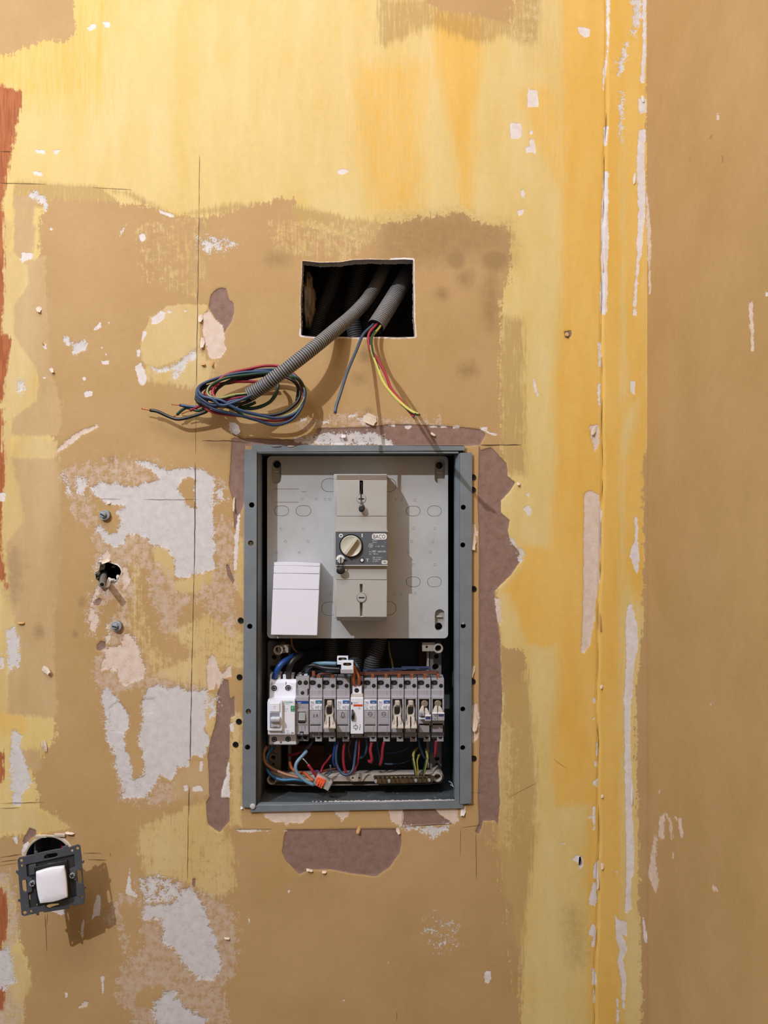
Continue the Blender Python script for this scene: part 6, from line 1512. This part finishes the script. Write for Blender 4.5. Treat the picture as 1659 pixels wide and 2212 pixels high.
wire('switch_wire', 'black wire inside the round wall box behind the hanging switch', [(84,1822,.035),(92,1830,.03),(100,1845,.01),(106,1862,-.020)], 'black', .0017, 'wires in the wall box')
cor = [W(*S5(285,495), -.056), W(*S5(1235,310), -.036), W(*S5(1235,1150), -.044), W(*S5(300,1390), -.066)]
ctr = sum(cor, Vector())/4
U = ((cor[1]+cor[2])-(cor[0]+cor[3])).normalized(); V_ = ((cor[0]+cor[1])-(cor[3]+cor[2])); V_ = (V_-U*V_.dot(U)).normalized()
Nn = U.cross(V_)       # towards the camera is -Nn or +Nn
hw = ((cor[1]-cor[0]).length+(cor[2]-cor[3]).length)/4; hh = ((cor[0]-cor[3]).length+(cor[1]-cor[2]).length)/4
SWI = bpy.data.objects.new('light_switch', None); COL.objects.link(SWI)
yv = -Nn if Nn.y < 0 else Nn     # local +y points into the wall
SWI.matrix_world = Matrix(((U.x, yv.x, V_.x, ctr.x), (U.y, yv.y, V_.y, ctr.y), (U.z, yv.z, V_.z, ctr.z), (0,0,0,1)))
tag(SWI, 'light switch with white rocker on an anthracite frame, hanging tilted out of its wall box', 'light switch'); WL[SWI.name] = Vector((0,0,0))
def loc(x, y):       # S5 crop pixels -> local plane coordinates (u, v)
    # invert the bilinear frame approximately
    tl, tr, br, bl = (285,495), (1235,310), (1235,1150), (300,1390)
    u = v = .5
    for _ in range(20):
        px_ = (tl[0]*(1-u)+tr[0]*u)*(1-v)+(bl[0]*(1-u)+br[0]*u)*v; py_ = (tl[1]*(1-u)+tr[1]*u)*(1-v)+(bl[1]*(1-u)+br[1]*u)*v
        dux = (tr[0]-tl[0])*(1-v)+(br[0]-bl[0])*v; duy = (tr[1]-tl[1])*(1-v)+(br[1]-bl[1])*v
        dvx = (bl[0]-tl[0])*(1-u)+(br[0]-tr[0])*u; dvy = (bl[1]-tl[1])*(1-u)+(br[1]-tr[1])*u
        det = dux*dvy-dvx*duy; ex, ey = x-px_, y-py_
        u += (ex*dvy-dvx*ey)/det; v += (dux*ey-duy*ex)/det
    return ((u*2-1)*hw, (1-v*2)*hh)
def lp(pts): return [loc(*p) for p in pts]
def lrect(cx_, cy_, w_, h_, r=.0005): 
    a = loc(cx_, cy_); return rrect(a[0]-w_, a[0]+w_, a[1]-h_, a[1]+h_, r)
frame = lp([(285,530),(310,490),(480,455),(540,445),(540,395),(580,395),(585,430),(700,405),(850,378),(960,365),(965,340),(1040,315),(1060,350),(1200,308),(1235,325),(1240,480),(1240,560),(1275,548),(1270,580),(1235,600),(1230,800),(1235,940),(1265,955),(1235,985),(1235,1120),(1210,1185),(1050,1230),(1040,1210),(1000,1215),(990,1265),(620,1335),(600,1320),(545,1330),(540,1380),(510,1380),(500,1350),(330,1392),(295,1375),(290,1180),(255,1165),(255,1140),(290,1130),(285,760),(250,720),(255,690),(290,690)])
win = lp([(410,600),(540,575),(1130,455),(1130,640),(1040,670),(1040,820),(1120,850),(1120,1085),(980,1120),(410,1270),(410,1040),(470,1010),(480,800),(410,780)])
holes_l = [lp([(330,850),(360,832),(400,840),(412,870),(400,920),(405,990),(370,1020),(335,1000),(330,920)]),
           lp([(1145,705),(1175,685),(1210,700),(1215,850),(1180,885),(1140,860)]),
           lp([(680,480),(720,450),(850,432),(885,440),(880,480),(840,495),(710,520),(680,510)]),
           lp([(662,1230),(700,1205),(840,1195),(845,1215),(760,1240),(700,1268),(665,1255)]),
           lrect(342,535,.0017,.0017,.0016), lrect(1190,365,.0017,.0017,.0016), lrect(342,1340,.002,.0019,.0018), lrect(1185,1080,.0014,.0014,.0013), lrect(343,615,.0013,.0013,.0012), lrect(432,1318,.0013,.0013,.0012), lrect(1105,400,.0015,.0015,.0014)]
plate('mounting_frame', [frame, win]+holes_l, 0, .0022, M_DKGREY, SWI, .0004, local=True)
pl_out = lp([(385,615),(560,575),(1145,455),(1145,1090),(980,1160),(385,1290)])
pl_holes = [lp([(415,1080),(430,1078),(430,1150),(415,1155)]), lp([(510,1215),(620,1195),(620,1222),(510,1245)]), lp([(925,1125),(1025,1102),(1025,1130),(925,1145)])]
plate('mechanism_plate', [pl_out]+pl_holes, .0026, .002, mat('dark_anthracite', srgb(44,46,52), .5, var=.15, scale=150), SWI, .0004, local=True)
cl = loc(775, 880)
box('mechanism_body', cl[0]-.017, cl[0]+.017, .0045, .026, cl[1]-.019, cl[1]+.019, M_DKGREY, SWI, .001, local=True)
box('rocker_well', cl[0]-.0185, cl[0]+.0185, -.001, .004, cl[1]-.0225, cl[1]+.0225, M_BLKP, SWI, .0008, local=True)
for q in ([(640,640),(700,625),(700,600),(640,615)],[(720,620),(840,595),(840,570),(720,590)],[(880,590),(980,570),(975,550),(880,560)]): plate('rib', [lp(q)], -.0004, .002, M_DKGREY, SWI, .0002, local=True)
box('clip_bar', loc(500,680)[0]-.004, loc(500,680)[0]+.004, .0005, .004, loc(500,680)[1]-.006, loc(500,680)[1]+.006, M_DKGREY, SWI, .0006, local=True)
for (x, y) in ((480,890),(1075,770)):
    a = loc(x, y)
    lathe('claw_screw', a[0], a[1], [(0,-.0018),(.0016,-.0018),(.0028,-.0022),(.0034,-.0012),(.0034,.003)], M_ZINC, SWI, n=18, local=True)
    for t_ in (0, 1):
        bm = bmesh.new(); bm_box(bm, -.0022, .0022, -.0026, -.0017, -.0005, .0005)
        bmesh.ops.rotate(bm, verts=bm.verts, cent=(0,0,0), matrix=Matrix.Rotation(t_*math.pi/2+.5, 3, 'Y')); bmesh.ops.translate(bm, verts=bm.verts, vec=(a[0], 0, a[1]))
        from_bm('screw_cross', bm, M_BLACK, SWI, local=True)
# rocker: softly pillowed face with bowed sides
rk = [(560,690),(765,632),(980,604),(994,720),(998,880),(993,1066),(800,1133),(588,1162),(566,1050),(553,870)]
ro = [Vector((*loc(*p), 0)) for p in rk]
cs_ = []
for a_, b_, n1 in ((0,2,0),(2,5,0),(5,7,0),(7,10,0)):     # four gently bowed sides meeting in sharp corners
    seg_ = [ro[i % len(ro)] for i in range(a_, b_+1)]; cs_ += resample(catmull(seg_, .001), .002)[:-1]
ro = cs_
cen = sum(ro, Vector())/len(ro); v, f = [], []
for k, (sc_, y_) in enumerate(((1.0,-.003),(1.0,-.0078),(.985,-.0088),(.93,-.0094),(.6,-.0100),(.25,-.0103))):
    for p in ro: q = cen+(p-cen)*sc_; v.append((q.x, y_, q.y))
n_ = len(ro)
for k in range(5):
    for i in range(n_): f.append((k*n_+i, k*n_+(i+1) % n_, (k+1)*n_+(i+1) % n_, (k+1)*n_+i))
f.append(tuple(range(5*n_, 6*n_)))
o = mesh_obj('rocker', v, f, M_CARD, SWI, smooth=True, local=True); o['label'] = 'white square rocker'
bm = bmesh.new(); bm.from_mesh(o.data); bmesh.ops.recalc_face_normals(bm, faces=bm.faces); bm.to_mesh(o.data); bm.free()

# ---------------------------------------------------------------- bolts left in the wall plugs
def wallbolt(x, y, label, tilt):
    t = thing('wall_bolt', label, 'bolt', tuple(W(x, y, 0)), 'bolts beside the ragged hole')
    c = W(x, y, 0)
    lathe('wall_plug', c.x+.001, c.z, [(.0042,-.002),(.006,-.003),(.0068,-.001),(.0068,.003)], mat('grey_plug', srgb(120,116,106), .7, var=.3, scale=400), t, n=12)
    lathe('washer', c.x+.0006, c.z-.0002, [(.003,-.0042),(.0060,-.0046),(.0066,-.0040),(.0066,-.003)], M_ZINC, t, n=18)
    lathe('bolt_head', c.x-.0004, c.z+.0002, [(0,-.0085),(.0028,-.0083),(.0036,-.0074),(.0036,-.0045)], mat('bluish_zinc', srgb(160,172,182), .3, .3, var=.15, scale=300), t, n=20)
    bm = bmesh.new(); bm_box(bm, -.0030, .0030, -.0088, -.0078, -.0006, .0006)
    bmesh.ops.rotate(bm, verts=bm.verts, cent=(0,0,0), matrix=Matrix.Rotation(tilt, 3, 'Y')); bmesh.ops.translate(bm, verts=bm.verts, vec=(c.x-.0004, 0, c.z+.0002))
    from_bm('screw_slot', bm, M_BLKP, t)
wallbolt(227, 1112.5, 'slotted zinc bolt in the wall above the ragged hole', .5)
wallbolt(252.5, 1352, 'slotted zinc bolt in the wall below the ragged hole', .25)

# small grey sheath poking out of the ragged hole
cs = thing('cable_sheath', 'short hollow grey sheath poking out of the ragged hole in the wall', 'cable', tuple(W(228,1245,.02)))
def S6(x, y, d): return W(180+x/7.371, 1080+y/7.371, d)
L_ = resample(catmull([S6(330,1150,.03), S6(325,1220,.005), S6(310,1280,-.014), S6(298,1345,-.030)]), .002)
sweep('tube', L_, .0040, mat('grey_sheath', srgb(104,100,94), .6, var=.2, scale=200), cs, n=16, caps=False)
sweep('bore', L_, .0027, M_BLACK, cs, n=12, caps=False)
e, e2 = L_[-1], L_[-2]; T = (e-e2).normalized()
sweep('rim', [e-T*.0006, e+T*.0001], lambda i: .0040 if i == 0 else .0034, M_CHAS, cs, n=16)
sweep('opening', [e+T*.0001, e+T*.0003], .0025, M_BLACK, cs, n=12)
# torn plaster lumps around the ragged hole
for (x, y, rx, rz, d) in ((290,1010,45,50,.004),(225,1170,40,40,.002),(250,1230,35,30,.006),(440,1290,90,35,.008),(320,1370,60,40,-.001),(480,1060,25,25,.010),(560,1250,30,60,.006)):
    c = S6(x, y, d); bm = bmesh.new(); bmesh.ops.create_icosphere(bm, subdivisions=3, radius=1)
    for v in bm.verts:
        q = v.co*(1+mn.fractal(v.co*1.8+Vector((x, y, 0)), 1, 2, 3)*.5)
        v.co = (c.x+q.x*rx/7.371*s0, c.y+q.y*.004, c.z+q.z*rz/7.371*s0)
    from_bm('broken_plaster', bm, M_BOARD if x in (320, 560, 440) else mat('dusty_grey_plaster', srgb(110,106,100), .9, var=.3, scale=300), WALL, smooth=True)

# ---------------------------------------------------------------- drywall screws beside the cabinet
def screw(x, y, label, group='black screws beside the cabinet'):
    t = thing('drywall_screw', label, 'screw', tuple(W(x, y, 0)), group); c = W(x, y, 0)
    lathe('screw_head', c.x, c.z, [(0,-.0002),(.0013,-.0002),(.0016,-.0009),(.0034,-.0012),(.0038,-.0006),(.0032,.0010)], M_BSCREW, t, n=18)
    for a in (.3, .3+math.pi/2):
        bm = bmesh.new(); bm_box(bm, -.0018, .0018, -.00125, -.0009, -.00035, .00035)
        bmesh.ops.rotate(bm, verts=bm.verts, cent=(0,0,0), matrix=Matrix.Rotation(a, 3, 'Y')); bmesh.ops.translate(bm, verts=bm.verts, vec=(c.x, 0, c.z))
        from_bm('cross_recess', bm, M_BLACK, t)
for a in ((520,1340,'topmost black screw left of the cabinet, half behind its flange'),(517.5,1462.5,'black screw left of the cabinet, second from the top'),(516,1558.5,'black screw left of the cabinet, third from the top'),(509,1608,'lowest black screw left of the cabinet'),
          (1022,1031,'topmost black screw right of the cabinet'),(1021.5,1058,'black screw just below the topmost one right of the cabinet'),(1023,1272,'black screw right of the cabinet beside the widest brown patch'),(1021,1472,'black screw right of the cabinet in chipped paint'),(1023,1638,'lowest black screw right of the cabinet')):
    screw(*a)
